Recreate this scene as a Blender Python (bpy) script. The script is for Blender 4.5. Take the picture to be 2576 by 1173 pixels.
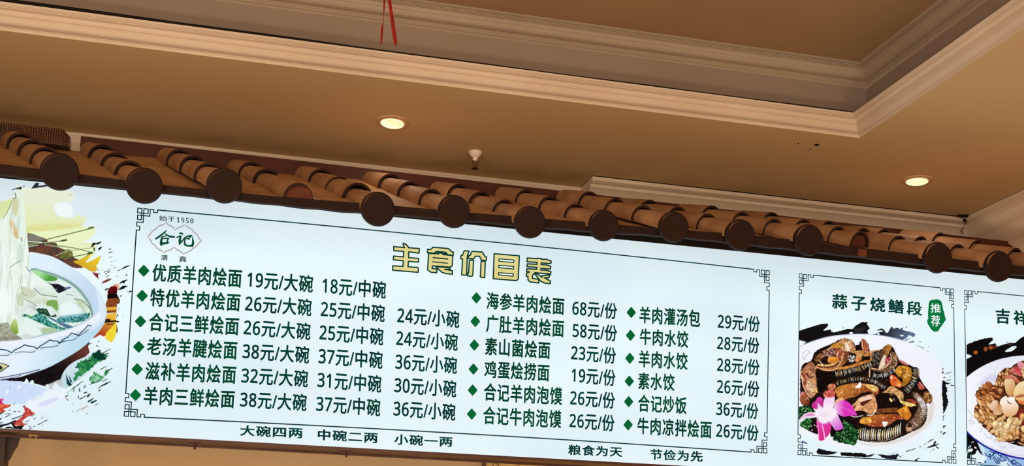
import bpy, bmesh, math, random
import numpy as np
from mathutils import Vector, Matrix
from mathutils.geometry import tessellate_polygon

for o in list(bpy.data.objects):
    bpy.data.objects.remove(o, do_unlink=True)
SC = bpy.context.scene
COL = SC.collection

def lin(r, g, b):
    def f(c):
        c = c / 255.0
        return c / 12.92 if c <= 0.04045 else ((c + 0.055) / 1.055) ** 2.4
    return (f(r), f(g), f(b), 1.0)

# ------------------------------------------------------------------ camera
W, H = 2576.0, 1173.0
FPX, PX, PY = 3136.0, 1288.0, 1100.0          # focal length and principal point in pixels
PITCH, YAW, ROLL = [math.radians(a) for a in (6.83, 13.74, 1.69)]
EYE = np.array([0.0, 0.0, 1.6])

def cam_rows(p, y, r):
    cp, sp, cy, sy, cr, sr = math.cos(p), math.sin(p), math.cos(y), math.sin(y), math.cos(r), math.sin(r)
    rz = np.array([[cy, -sy, 0], [sy, cy, 0], [0, 0, 1]])
    b = np.array([[1, 0, 0], [0, 0, -1], [0, 1, 0]])
    rx = np.array([[1, 0, 0], [0, cp, sp], [0, -sp, cp]])
    rr = np.array([[cr, -sr, 0], [sr, cr, 0], [0, 0, 1]])
    return rr @ rx @ b @ rz

CM = cam_rows(PITCH, YAW, ROLL)
cam = bpy.data.cameras.new('camera')
cam.sensor_fit = 'HORIZONTAL'
cam.sensor_width = 36.0
cam.lens = FPX / W * 36.0
cam.shift_y = (PY - H / 2) / W
cam.clip_start, cam.clip_end = 0.05, 100
cam_o = bpy.data.objects.new('camera', cam)
m3 = np.stack([CM[0], -CM[1], -CM[2]], axis=1)
mw = Matrix.Identity(4)
for i in range(3):
    for j in range(3):
        mw[i][j] = float(m3[i, j])
    mw[i][3] = float(EYE[i])
cam_o.matrix_world = mw
COL.objects.link(cam_o)
SC.camera = cam_o

# ------------------------------------------------------------------ view, world, lamps
SC.view_settings.view_transform = 'Standard'
SC.view_settings.look = 'None'
SC.view_settings.gamma = 1.0
SC.view_settings.use_curve_mapping = False
SC.view_settings.exposure = 0.0

world = bpy.data.worlds.new('room_light')
world.use_nodes = True
SC.world = world
bg = world.node_tree.nodes['Background']
bg.inputs[0].default_value = (1.0, 0.74, 0.52, 1)
bg.inputs[1].default_value = 0.36

def area_lamp(name, loc, rot, sx, sy, power, col):
    l = bpy.data.lights.new(name, 'AREA')
    l.shape = 'RECTANGLE'
    l.size, l.size_y = sx, sy
    l.energy, l.color = power, col
    o = bpy.data.objects.new(name, l)
    o.location, o.rotation_euler = loc, rot
    COL.objects.link(o)
    return o

# unseen warm fill lamps, added under the tray ceiling to light the roof
def add_fill_lamp(loc, power, col=(1.0, 0.78, 0.55), r=0.22):
    l = bpy.data.lights.new('fill_lamp', 'POINT')
    l.energy, l.color, l.shadow_soft_size = power, col, r
    o = bpy.data.objects.new('fill_lamp', l)
    o.location = loc
    COL.objects.link(o)

for px_, py_ in ((-2.2, 2.2), (-0.9, 2.0), (0.6, 1.7)):
    add_fill_lamp((px_, py_, 2.80), 6)
# unseen broad fill light, added behind the viewer to brighten roof and soffit
area_lamp('front_fill_light', (-1.4, -3.4, 2.2), (math.radians(90), 0, 0), 8.0, 2.2, 240, (1.0, 0.84, 0.63))
# unseen low fill lamps, added below the viewer to even out the soffit
for px_ in (-2.4, -0.6, 1.6):
    add_fill_lamp((px_, 0.6, 1.0), 74, r=0.2)

def at_y(u, v, y):
    d = CM.T @ np.array([(u - PX) / FPX, (v - PY) / FPX, 1.0])
    return EYE + d * ((y - EYE[1]) / d[1])

def at_z(u, v, z):
    d = CM.T @ np.array([(u - PX) / FPX, (v - PY) / FPX, 1.0])
    return EYE + d * ((z - EYE[2]) / d[2])

def depth_of(p):
    return float((CM @ (np.array(p, float) - EYE))[2])

# ------------------------------------------------------------------ materials
def mat_new(name):
    m = bpy.data.materials.new(name)
    m.use_nodes = True
    nt = m.node_tree
    return m, nt, nt.nodes['Principled BSDF']

def node(nt, kind, **kw):
    n = nt.nodes.new(kind)
    for k, v in kw.items():
        setattr(n, k, v)
    return n

def surf(name, c1, c2, scale=6.0, rough=0.6, bump=0.0, bscale=60.0, metallic=0.0, stretch=None, spec=0.3, lo=0.35, hi=0.65, detail=4.0):
    m, nt, p = mat_new(name)
    tc = node(nt, 'ShaderNodeTexCoord')
    mp = node(nt, 'ShaderNodeMapping')
    if stretch:
        mp.inputs['Scale'].default_value = stretch
    nt.links.new(tc.outputs['Object'], mp.inputs['Vector'])
    nz = node(nt, 'ShaderNodeTexNoise')
    nz.inputs['Scale'].default_value = scale
    nz.inputs['Detail'].default_value = detail
    nt.links.new(mp.outputs[0], nz.inputs['Vector'])
    cr = node(nt, 'ShaderNodeValToRGB')
    cr.color_ramp.elements[0].position, cr.color_ramp.elements[1].position = lo, hi
    cr.color_ramp.elements[0].color, cr.color_ramp.elements[1].color = lin(*c1), lin(*c2)
    nt.links.new(nz.outputs[0], cr.inputs[0])
    nt.links.new(cr.outputs[0], p.inputs['Base Color'])
    p.inputs['Roughness'].default_value = rough
    p.inputs['Metallic'].default_value = metallic
    p.inputs['Specular IOR Level'].default_value = spec
    if bump:
        nb = node(nt, 'ShaderNodeTexNoise')
        nb.inputs['Scale'].default_value = bscale
        nt.links.new(mp.outputs[0], nb.inputs['Vector'])
        b = node(nt, 'ShaderNodeBump')
        b.inputs['Strength'].default_value = bump
        b.inputs['Distance'].default_value = 0.004
        nt.links.new(nb.outputs[0], b.inputs['Height'])
        nt.links.new(b.outputs[0], p.inputs['Normal'])
    return m

def glow(name, c1, c2, strength=1.0, scale=1.2, stretch=None):
    m, nt, p = mat_new(name)
    nt.nodes.remove(p)
    e = node(nt, 'ShaderNodeEmission')
    e.inputs['Strength'].default_value = strength
    tc = node(nt, 'ShaderNodeTexCoord')
    mp = node(nt, 'ShaderNodeMapping')
    if stretch:
        mp.inputs['Scale'].default_value = stretch
    nt.links.new(tc.outputs['Object'], mp.inputs['Vector'])
    nz = node(nt, 'ShaderNodeTexNoise')
    nz.inputs['Scale'].default_value = scale
    nz.inputs['Detail'].default_value = 1.5
    nt.links.new(mp.outputs[0], nz.inputs['Vector'])
    cr = node(nt, 'ShaderNodeValToRGB')
    cr.color_ramp.elements[0].position, cr.color_ramp.elements[1].position = 0.35, 0.6
    cr.color_ramp.elements[0].color, cr.color_ramp.elements[1].color = lin(*c1), lin(*c2)
    nt.links.new(nz.outputs[0], cr.inputs[0])
    nt.links.new(cr.outputs[0], e.inputs['Color'])
    nt.links.new(e.outputs[0], nt.nodes['Material Output'].inputs['Surface'])
    return m

def glow_attr(name, strength=1.0):
    """backlit print: the ink colours are stored per point of the printed sheet"""
    m, nt, p = mat_new(name)
    nt.nodes.remove(p)
    e = node(nt, 'ShaderNodeEmission')
    e.inputs['Strength'].default_value = strength
    a = node(nt, 'ShaderNodeAttribute', attribute_name='ink')
    nt.links.new(a.outputs['Color'], e.inputs['Color'])
    tr = node(nt, 'ShaderNodeBsdfTransparent')
    mx = node(nt, 'ShaderNodeMixShader')
    nt.links.new(a.outputs['Alpha'], mx.inputs[0])
    nt.links.new(tr.outputs[0], mx.inputs[1])
    nt.links.new(e.outputs[0], mx.inputs[2])
    nt.links.new(mx.outputs[0], nt.nodes['Material Output'].inputs['Surface'])
    return m

M = {}
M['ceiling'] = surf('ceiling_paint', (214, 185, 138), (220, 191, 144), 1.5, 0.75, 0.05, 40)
M['ceiling_shaded'] = surf('ceiling_paint_shaded', (166, 132, 96), (174, 140, 102), 1.5, 0.75, 0.05, 40)  # ceiling paint with the tray's dimmer light put into the colour
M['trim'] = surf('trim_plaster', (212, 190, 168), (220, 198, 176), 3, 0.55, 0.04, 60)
M['trim_lit'] = surf('trim_plaster_lit', (228, 208, 186), (236, 216, 194), 3, 0.55, 0.04, 60)  # trim plaster lightened in colour, in place of more light on the wall crowns
M['trim_shaded'] = surf('trim_plaster_shaded', (168, 148, 128), (176, 156, 135), 3, 0.55, 0.04, 60)  # trim plaster darkened in colour, in place of weaker light inside the tray
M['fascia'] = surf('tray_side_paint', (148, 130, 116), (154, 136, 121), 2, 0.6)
M['wall'] = surf('wall_paint', (190, 146, 98), (198, 154, 104), 2, 0.7, 0.05, 40)
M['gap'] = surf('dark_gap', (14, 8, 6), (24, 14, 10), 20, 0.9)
M['tile'] = surf('clay_tile', (148, 106, 74), (186, 142, 104), 9, 0.62, 0.25, 55, lo=0.3, hi=0.72)
M['tile_end'] = surf('clay_tile_end', (44, 22, 13), (60, 32, 19), 14, 0.8, 0.2, 60)
M['deck'] = surf('roof_board_paint', (172, 128, 88), (192, 148, 102), 5, 0.55, 0.1, 25, stretch=(1, 3, 3))
M['eave'] = surf('eave_board_dark', (34, 13, 7), (42, 17, 10), 8, 0.75, 0.1, 40)
M['disc'] = surf('log_end_dark', (34, 12, 6), (42, 16, 9), 6, 0.75, 0.1, 40)
M['backboard'] = surf('ridge_board_dark', (72, 30, 16), (84, 38, 22), 5, 0.5)
M['mortar'] = surf('dark_mortar', (46, 24, 12), (66, 36, 18), 12, 0.9)
M['core'] = surf('raw_log_end', (84, 40, 22), (110, 56, 32), 12, 0.7, 0.3, 60)
M['bronze'] = surf('brown_metal_frame', (76, 48, 42), (94, 60, 52), 6, 0.4, metallic=0.2)
M['black'] = surf('black_metal_frame', (16, 13, 15), (26, 22, 24), 6, 0.4)
M['cream_metal'] = surf('cream_metal', (190, 150, 100), (204, 166, 112), 6, 0.4)
M['wood_dark'] = surf('dark_timber', (42, 22, 13), (62, 35, 21), 4, 0.5, stretch=(6, 6, 1))
M['wood_red'] = surf('reddish_wood', (104, 52, 32), (130, 70, 44), 4, 0.45, stretch=(1, 1, 8))
M['leaf'] = surf('painted_leaf', (26, 74, 34), (44, 98, 50), 30, 0.6)
M['gold'] = surf('gold_paper', (206, 152, 74), (222, 170, 92), 8, 0.5, 0.1, 80)
M['ink'] = surf('dark_ink', (20, 34, 16), (34, 48, 22), 8, 0.6)
M['white_plastic'] = surf('white_plaster_rose', (236, 214, 196), (244, 226, 210), 8, 0.5)
M['brass'] = surf('tarnished_brass', (70, 42, 24), (120, 78, 44), 40, 0.4, metallic=0.6)
M['ribbon'] = surf('red_ribbon', (118, 12, 12), (150, 20, 18), 14, 0.45)
M['ring'] = surf('lamp_ring', (206, 164, 120), (216, 176, 130), 8, 0.45)

# ------------------------------------------------------------------ helpers
def mesh_obj(name, verts, faces, mat, parent=None, smooth=False, loc=None):
    me = bpy.data.meshes.new(name)
    me.from_pydata([tuple(map(float, v)) for v in verts], [], faces)
    me.update()
    if mat:
        me.materials.append(mat)
    if smooth:
        for p in me.polygons:
            p.use_smooth = True
    o = bpy.data.objects.new(name, me)
    COL.objects.link(o)
    if parent:
        o.parent = parent
    return o

class MB:
    """collects shapes for ONE mesh object, in world coordinates"""
    def __init__(s):
        s.v, s.f, s.m = [], [], []
    def add(s, v, f, mi=0):
        n = len(s.v)
        s.v += [tuple(map(float, p)) for p in v]
        s.f += [tuple(i + n for i in q) for q in f]
        s.m += [mi] * len(f)
        return s
    def box(s, a, b, mi=0):
        x0, y0, z0 = a
        x1, y1, z1 = b
        v = [(x0, y0, z0), (x1, y0, z0), (x1, y1, z0), (x0, y1, z0), (x0, y0, z1), (x1, y0, z1), (x1, y1, z1), (x0, y1, z1)]
        f = [(3, 2, 1, 0), (4, 5, 6, 7), (0, 1, 5, 4), (1, 2, 6, 5), (2, 3, 7, 6), (3, 0, 4, 7)]
        return s.add(v, f, mi)
    def loft(s, rings, close=True, caps=True, mi=0):
        n = len(rings[0])
        v = [p for r in rings for p in r]
        f = []
        for i in range(len(rings) - 1):
            for j in range(n if close else n - 1):
                k = (j + 1) % n
                f.append((i * n + j, i * n + k, (i + 1) * n + k, (i + 1) * n + j))
        if caps and close:
            f.append(tuple(range(n - 1, -1, -1)))
            f.append(tuple((len(rings) - 1) * n + j for j in range(n)))
        return s.add(v, f, mi)
    def tube(s, pts, r, n=10, mi=0):
        pts = [Vector(p) for p in pts]
        rr = r if isinstance(r, (list, tuple)) else [r] * len(pts)
        rings = []
        for i, p in enumerate(pts):
            d = (pts[min(i + 1, len(pts) - 1)] - pts[max(i - 1, 0)]).normalized()
            a = d.orthogonal().normalized()
            if i and abs(d.dot(pa)) < 0.95:
                a = (pa - d * pa.dot(d)).normalized()
            pa = a
            b = d.cross(a)
            rings.append([p + (a * math.cos(t) + b * math.sin(t)) * rr[i] for t in [2 * math.pi * k / n for k in range(n)]])
        return s.loft(rings, mi=mi)
    def build(s, name, mat, parent=None, smooth=False):
        me = bpy.data.meshes.new(name)
        me.from_pydata(s.v, [], s.f)
        for m in (mat if isinstance(mat, (list, tuple)) else [mat]):
            me.materials.append(m)
        for p, mi in zip(me.polygons, s.m):
            p.material_index = mi
            p.use_smooth = smooth
        bm = bmesh.new()
        bm.from_mesh(me)
        bmesh.ops.recalc_face_normals(bm, faces=bm.faces)
        bm.to_mesh(me)
        bm.free()
        if smooth:
            try:
                me.set_sharp_from_angle(angle=math.radians(40))
            except Exception:
                pass
        o = bpy.data.objects.new(name, me)
        COL.objects.link(o)
        if parent:
            o.parent = parent
            o.matrix_parent_inverse = parent.matrix_world.inverted()
        return o

def tag(o, label, cat, group=None, kind=None):
    o['label'], o['category'] = label, cat
    if group:
        o['group'] = group
    if kind:
        o['kind'] = kind
    return o

def thing(name, loc, label, cat, group=None):
    o = bpy.data.objects.new(name, None)
    o.location = loc
    o.matrix_world = Matrix.Translation(Vector(loc))
    COL.objects.link(o)
    return tag(o, label, cat, group)

def struct(o, label, cat):
    return tag(o, label, cat, kind='structure')

# ------------------------------------------------------------------ room shell
HC = 3.46                      # soffit
XW, YW = 3.74, 5.45            # right and back wall
TX, TY = 2.508, 4.437          # edge of the tray opening
TX0, TY0 = -4.2, -2.2          # its far side, out of the picture
HU = 3.787                     # upper ceiling
XL, YF = -6.0, -4.0

b = MB()
o0, o1 = 0.115, 0.0
for (x0, x1, y0, y1) in ((XL, XW + 0.15, TY, YW + 0.15), (XL, XW + 0.15, YF, TY0), (TX, XW + 0.15, TY0, TY), (XL, TX0, TY0, TY)):
    b.box((x0, y0, HC), (x1, y1, HC + 0.02))
struct(b.build('ceiling', M['ceiling']), 'tan painted soffit around the recessed tray ceiling', 'ceiling')

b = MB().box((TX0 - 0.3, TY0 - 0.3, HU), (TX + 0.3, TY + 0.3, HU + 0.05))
struct(b.build('ceiling', M['ceiling_shaded']), 'tan upper ceiling inside the recessed tray', 'ceiling')

def ring_path(off):
    return [(TX0 + off, TY0 + off), (TX - off, TY0 + off), (TX - off, TY - off), (TX0 + off, TY - off)]

def sweep_ring(prof, z0):
    mb = MB()
    rings = [[(x, y, z0 + h) for (x, y) in ring_path(o)] for (o, h) in prof]
    mb.loft(rings, caps=False)
    return mb

def arc(p, q, bulge, n=6):
    """points from p to q on a bow of the given bulge"""
    out = []
    dx, dy = q[0] - p[0], q[1] - p[1]
    for i in range(n + 1):
        t = i / n
        s = bulge * 4 * t * (1 - t)
        out.append((p[0] + dx * t - dy * s, p[1] + dy * t + dx * s))
    return out

prof = [(0, 0), (0.001, 0.010), (0.005, 0.010), (0.005, 0.0125)]
prof += arc((0.006, 0.0125), (0.030, 0.037), -0.22)
prof += [(0.030, 0.041), (0.034, 0.0415)]
prof += arc((0.034, 0.0415), (0.050, 0.061), 0.34)
prof += [(0.050, 0.0635), (0.0545, 0.0635), (0.0545, 0.0655), (0.0575, 0.0665), (0.0575, 0.0685), (0.0605, 0.0695), (0.064, 0.076), (0.058, 0.077), (0.0, 0.060)]
struct(sweep_ring(prof, HC).build('trim_1', M['trim'], smooth=True), 'cream stepped moulding around the lower edge of the tray', 'moulding')

# shadow gap above the moulding, its shade put in as a dark strip, thicker toward the left
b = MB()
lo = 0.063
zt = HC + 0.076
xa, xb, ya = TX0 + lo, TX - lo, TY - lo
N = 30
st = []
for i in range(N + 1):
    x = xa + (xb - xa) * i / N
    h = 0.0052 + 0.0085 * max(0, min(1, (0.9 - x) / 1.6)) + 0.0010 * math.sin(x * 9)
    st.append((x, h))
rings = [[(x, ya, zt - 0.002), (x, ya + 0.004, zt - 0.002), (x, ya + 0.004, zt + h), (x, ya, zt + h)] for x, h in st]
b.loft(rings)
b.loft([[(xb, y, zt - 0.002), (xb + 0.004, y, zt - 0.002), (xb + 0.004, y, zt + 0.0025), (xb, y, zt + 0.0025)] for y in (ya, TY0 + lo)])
struct(b.build('trim_2', M['gap']), 'dark strip standing for the shadow gap above the lower tray moulding', 'joint')

# tray side
FX, FY = 2.591, 4.520
def fring(off):
    return [(TX0 - 0.083 + off, TY0 - 0.083 + off), (FX - off, TY0 - 0.083 + off), (FX - off, FY - off), (TX0 - 0.083 + off, FY - off)]
b = MB()
b.loft([[(x, y, z) for x, y in fring(0)] for z in (HC + 0.02, HU)], caps=False)
b.loft([[(x, y, HC + 0.021) for x, y in fring(o)] for o in (0, 0.083)], caps=False)
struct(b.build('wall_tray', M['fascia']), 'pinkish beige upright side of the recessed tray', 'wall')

ZB = 3.713
prof = [(0, 0), (0.004, 0.006), (0.010, 0.009), (0.010, 0.013), (0.016, 0.017), (0.016, 0.020), (0.021, 0.022)]
prof += arc((0.021, 0.022), (0.042, 0.042), -0.14)
prof += [(0.043, 0.044)]
prof += arc((0.045, 0.045), (0.060, 0.061), 0.2)
prof += [(0.060, 0.0635), (0.067, 0.0635), (0.067, 0.066), (0.070, 0.066), (0.080, 0.0738), (0.080, 0.074)]
mb = MB()
mb.loft([[(x, y, ZB + h) for x, y in fring(o)] for o, h in prof], caps=False)
struct(mb.build('trim_3', M['trim_shaded'], smooth=True), 'cream stepped cornice where the tray side meets the upper ceiling', 'moulding')

# walls and floor
b = MB().box((XL, YW, 0), (XW + 0.15, YW + 0.15, HC))
struct(b.build('wall_back', M['wall']), 'tan painted back wall behind the tiled eave and menu', 'wall')
b = MB().box((XW, YF, 0), (XW + 0.15, YW, HC))
struct(b.build('wall_right', M['wall']), 'tan painted right wall', 'wall')

# back wall crown: a thin run on the left, a deeper run on the right that turns onto the right wall
def crown_prof(c, d):
    return [(c, 0), (c, -0.08 * d), (c - 0.04 * c, -0.11 * d), (c - 0.12 * c, -0.14 * d), (c - 0.14 * c, -0.20 * d), (c - 0.18 * c, -0.22 * d),
            (c - 0.34 * c, -0.42 * d), (c - 0.37 * c, -0.47 * d), (c - 0.42 * c, -0.49 * d), (c - 0.62 * c, -0.72 * d), (c - 0.66 * c, -0.78 * d), (0.02, -0.92 * d), (0.012, -d), (0, -d)]
b = MB()
pr = crown_prof(0.035, 0.09)
b.loft([[(x, YW - o, HC + h) for o, h in pr] for x in (XL, 1.69)], close=False)
struct(b.build('trim_4', M['trim_lit'], smooth=True), 'thin cream crown moulding on the left of the back wall', 'moulding')
b = MB()
CR = 0.215
pr = crown_prof(CR, 0.20)
zc = HC - 0.003
rings = [[(1.62, YW - o, zc + h) for o, h in pr]]
rings.append([(XW - o, YW - o, zc + h) for o, h in pr])
rings.append([(XW - o, YF, zc + h) for o, h in pr])
b.loft(rings, close=False)
b.add([(1.62, YW - o, zc + h) for o, h in pr] + [(1.62, YW, zc)], [tuple(range(len(pr) + 1))])
struct(b.build('trim_5', M['trim_lit'], smooth=True), 'deep cream crown moulding turning the corner on the right', 'moulding')
b = MB()
random.seed(4)
pts = []
for i in range(60):
    x = 1.62 + (XW - CR - 1.62 - 0.04) * i / 59
    w = 0.0034 if i % 17 else 0.0005
    pts.append((x, w + random.uniform(-0.0012, 0.0016)))
b.loft([[(x, YW - CR - w, HC - 0.0032), (x, YW - CR + 0.004, HC - 0.0032), (x, YW - CR + 0.004, HC), (x, YW - CR - w, HC)] for x, w in pts])
# broken plaster at the corner joint: a dark hole and a crack running down the moulding
def on_crown(u, v):
    d = CM.T @ np.array([(u - PX) / FPX, (v - PY) / FPX, 1.0])
    n_ = np.array([0.0, 0.20, 0.215])
    q0 = np.array([0.0, YW - CR - 0.030, HC - 0.010])
    return EYE + d * (((q0 - EYE) @ n_) / (d @ n_))
for (u, v, rx, rz) in ((2432, 543, 11, 5), (2419, 545, 10, 3.5), (2438, 553, 5.5, 7), (2427, 556, 3, 4)):
    ring = []
    for k in range(10):
        f_ = random.uniform(0.65, 1.1)
        ring.append(on_crown(u + rx * f_ * math.cos(2 * math.pi * k / 10), v + rz * f_ * math.sin(2 * math.pi * k / 10)))
    b.loft([ring, [q + np.array([0, 0.010, 0.008]) for q in ring]])
b.tube([on_crown(u, v) for u, v in ((2427, 550), (2432, 558), (2427, 568), (2420, 577), (2418, 582), (2424, 590))], [0.0015, 0.0022, 0.0016, 0.0014, 0.0026, 0.0016], 6)
struct(b.build('trim_6', M['gap']), 'dark ragged joint between the right crown moulding and the ceiling', 'joint')

# ------------------------------------------------------------------ tiled eave
SK, SL = -0.35, 0.44                      # sideways lean and rise of the tile rows per metre of depth
YE, YR = 4.42, 5.09                       # front edge and ridge board
EAVE_X0, EAVE_X1 = -2.6, XW - 0.004
top_t = [(-2.6, 2.972), (-0.744, 2.977), (-0.473, 2.968), (-0.205, 2.960), (0.164, 2.960), (0.619, 2.970), (0.905, 2.973), (1.193, 2.979), (1.767, 2.991), (2.043, 2.998), (2.5, 2.992), (2.9, 2.985), (3.75, 2.980)]
bot_t = [(-2.6, 2.938), (-0.612, 2.939), (0.0, 2.933), (0.392, 2.931), (0.742, 2.941), (1.23, 2.946), (1.743, 2.961), (2.458, 2.955), (2.925, 2.947), (3.75, 2.944)]
slope_t = [(-0.85, 0.46), (-0.55, 0.462), (-0.27, 0.478), (0.0, 0.452), (0.55, 0.472), (0.83, 0.455), (1.12, 0.456), (1.4, 0.444), (1.7, 0.434), (2.26, 0.418), (2.85, 0.43), (3.4, 0.43)]
skew_t = [(-0.85, -0.40), (-0.55, -0.40), (-0.27, -0.372), (0.0, -0.336), (0.55, -0.322), (1.4, -0.338), (2.26, -0.37), (3.1, -0.41), (3.5, -0.42)]
def itp(t, x):
    return float(np.interp(x, [a for a, _ in t], [c for _, c in t]))

roof = thing('tiled_eave', (0.6, YW, 2.95), 'long brown eave of round clay tile rows above the lit menu board', 'eave')
xs = list(np.linspace(EAVE_X0, EAVE_X1, 64))
b = MB()
rng = random.Random(11)
rings = []
for x in xs:
    zt = itp(top_t, x)
    zr = 2.968 + (YR - YE) * itp(slope_t, x) + (zt - 2.972) * 0.4 - 0.004
    rings.append([(x, YE + 0.012, itp(bot_t, x) + 0.022), (x, YE + 0.012, zt), (x, 4.75, zt + (4.75 - YE) / (YR - YE) * (zr - zt) + 0.002 * math.sin(x * 7)), (x, YR, zr), (x, YW - 0.004, zr), (x, YW - 0.004, 3.024), (x, 4.595, 3.024)])
b.loft(rings)
b.build('roof_board', M['deck'], roof)
b = MB()
b.loft([[(x, YE - 0.010, itp(bot_t, x) + 0.0014 * math.sin(41 * x)), (x, YE - 0.010, itp(top_t, x)), (x, YE + 0.013, itp(top_t, x) + 0.004), (x, YE + 0.013, itp(bot_t, x) + 0.0014 * math.sin(41 * x))] for x in np.linspace(EAVE_X0, EAVE_X1, 200)])
b.build('edge_board', M['eave'], roof)
# ridge board standing behind the tiles, starting right of the woven ridge piece
b = MB()
XB = -0.565
rb_t = [(-0.565, 3.337), (-0.3, 3.336), (0.3, 3.333), (0.9, 3.328), (1.5, 3.324), (2.2, 3.320), (3.75, 3.312)]
b.loft([[(x, YR, 3.2), (x, YR, itp(rb_t, x)), (x, YR + 0.02, itp(rb_t, x)), (x, YR + 0.02, 3.2)] for x in np.linspace(XB, EAVE_X1, 40)])
b.build('ridge_board', M['backboard'], roof)

discs = {1: (150, 433, 46.5), 2: (363, 468, 45), 3: (564, 468, 44), 5: (950, 527, 43), 6: (1141, 533, 41), 7: (1332, 560, 40), 8: (1517, 568, 39), 9: (1693, 572, 39), 10: (1860, 592, 39), 11: (2032, 605, 39.5), 13: (2356, 649, 39), 14: (2509, 671, 39)}
YD = 4.385
front = {}
for k, (u, v, r) in discs.items():
    p = at_y(u, v, YD)
    front[k] = (p[0], p[2], r / FPX * depth_of(p))
front[4] = (0.274, 2.946, 0.062)
front[12] = (2.540, 2.988, 0.061)
front[0] = (-0.83, 2.968, 0.063)
front[15] = (3.385, 2.975, 0.061)
for j_ in (1, 2, 3):
    front[-j_] = (-0.83 - 0.281 * j_, 2.968, 0.063)

def half_tube(mb, P0, P1, r0, r1, th, a0=-12, a1=192, n=30, mi=0):
    """half-round clay tile: a curved shell with real thickness; P0 is the upper end"""
    P0, P1 = Vector(P0), Vector(P1)
    ax = (P1 - P0).normalized()
    side = Vector((1, 0, 0))
    side = (side - ax * side.dot(ax)).normalized()
    up = side.cross(ax)
    if up.z < 0:
        up = -up
    rings = []
    angs = [math.radians(a0 + (a1 - a0) * i / n) for i in range(n + 1)]
    for P, r in ((P0, r0), (P0.lerp(P1, 0.5), (r0 + r1) / 2), (P1, r1)):
        o = [P + (side * math.cos(t) + up * math.sin(t)) * r for t in angs]
        i_ = [P + (side * math.cos(t) + up * math.sin(t)) * (r - th) for t in reversed(angs)]
        rings.append(o + i_)
    k = len(mb.f)
    mb.loft(rings, mi=mi)
    mb.m[-1] = 1                      # the lower end face and the inside are bare dark clay
    m_ = len(angs)
    for q in range(k, len(mb.f) - 2):
        if all((i % (2 * m_)) >= m_ for i in mb.f[q]):
            mb.m[q] = 1

def half_log(mb, P0, P1, r, n=14):
    P0, P1 = Vector(P0), Vector(P1)
    ax = (P1 - P0).normalized()
    side = Vector((1, 0, 0))
    side = (side - ax * side.dot(ax)).normalized()
    up = side.cross(ax)
    if up.z < 0:
        up = -up
    angs = [math.radians(-25 + 230 * i / n) for i in range(n + 1)]
    mb.loft([[P + (side * math.cos(t) + up * math.sin(t)) * r for t in angs] for P in (P0, P1)])

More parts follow.
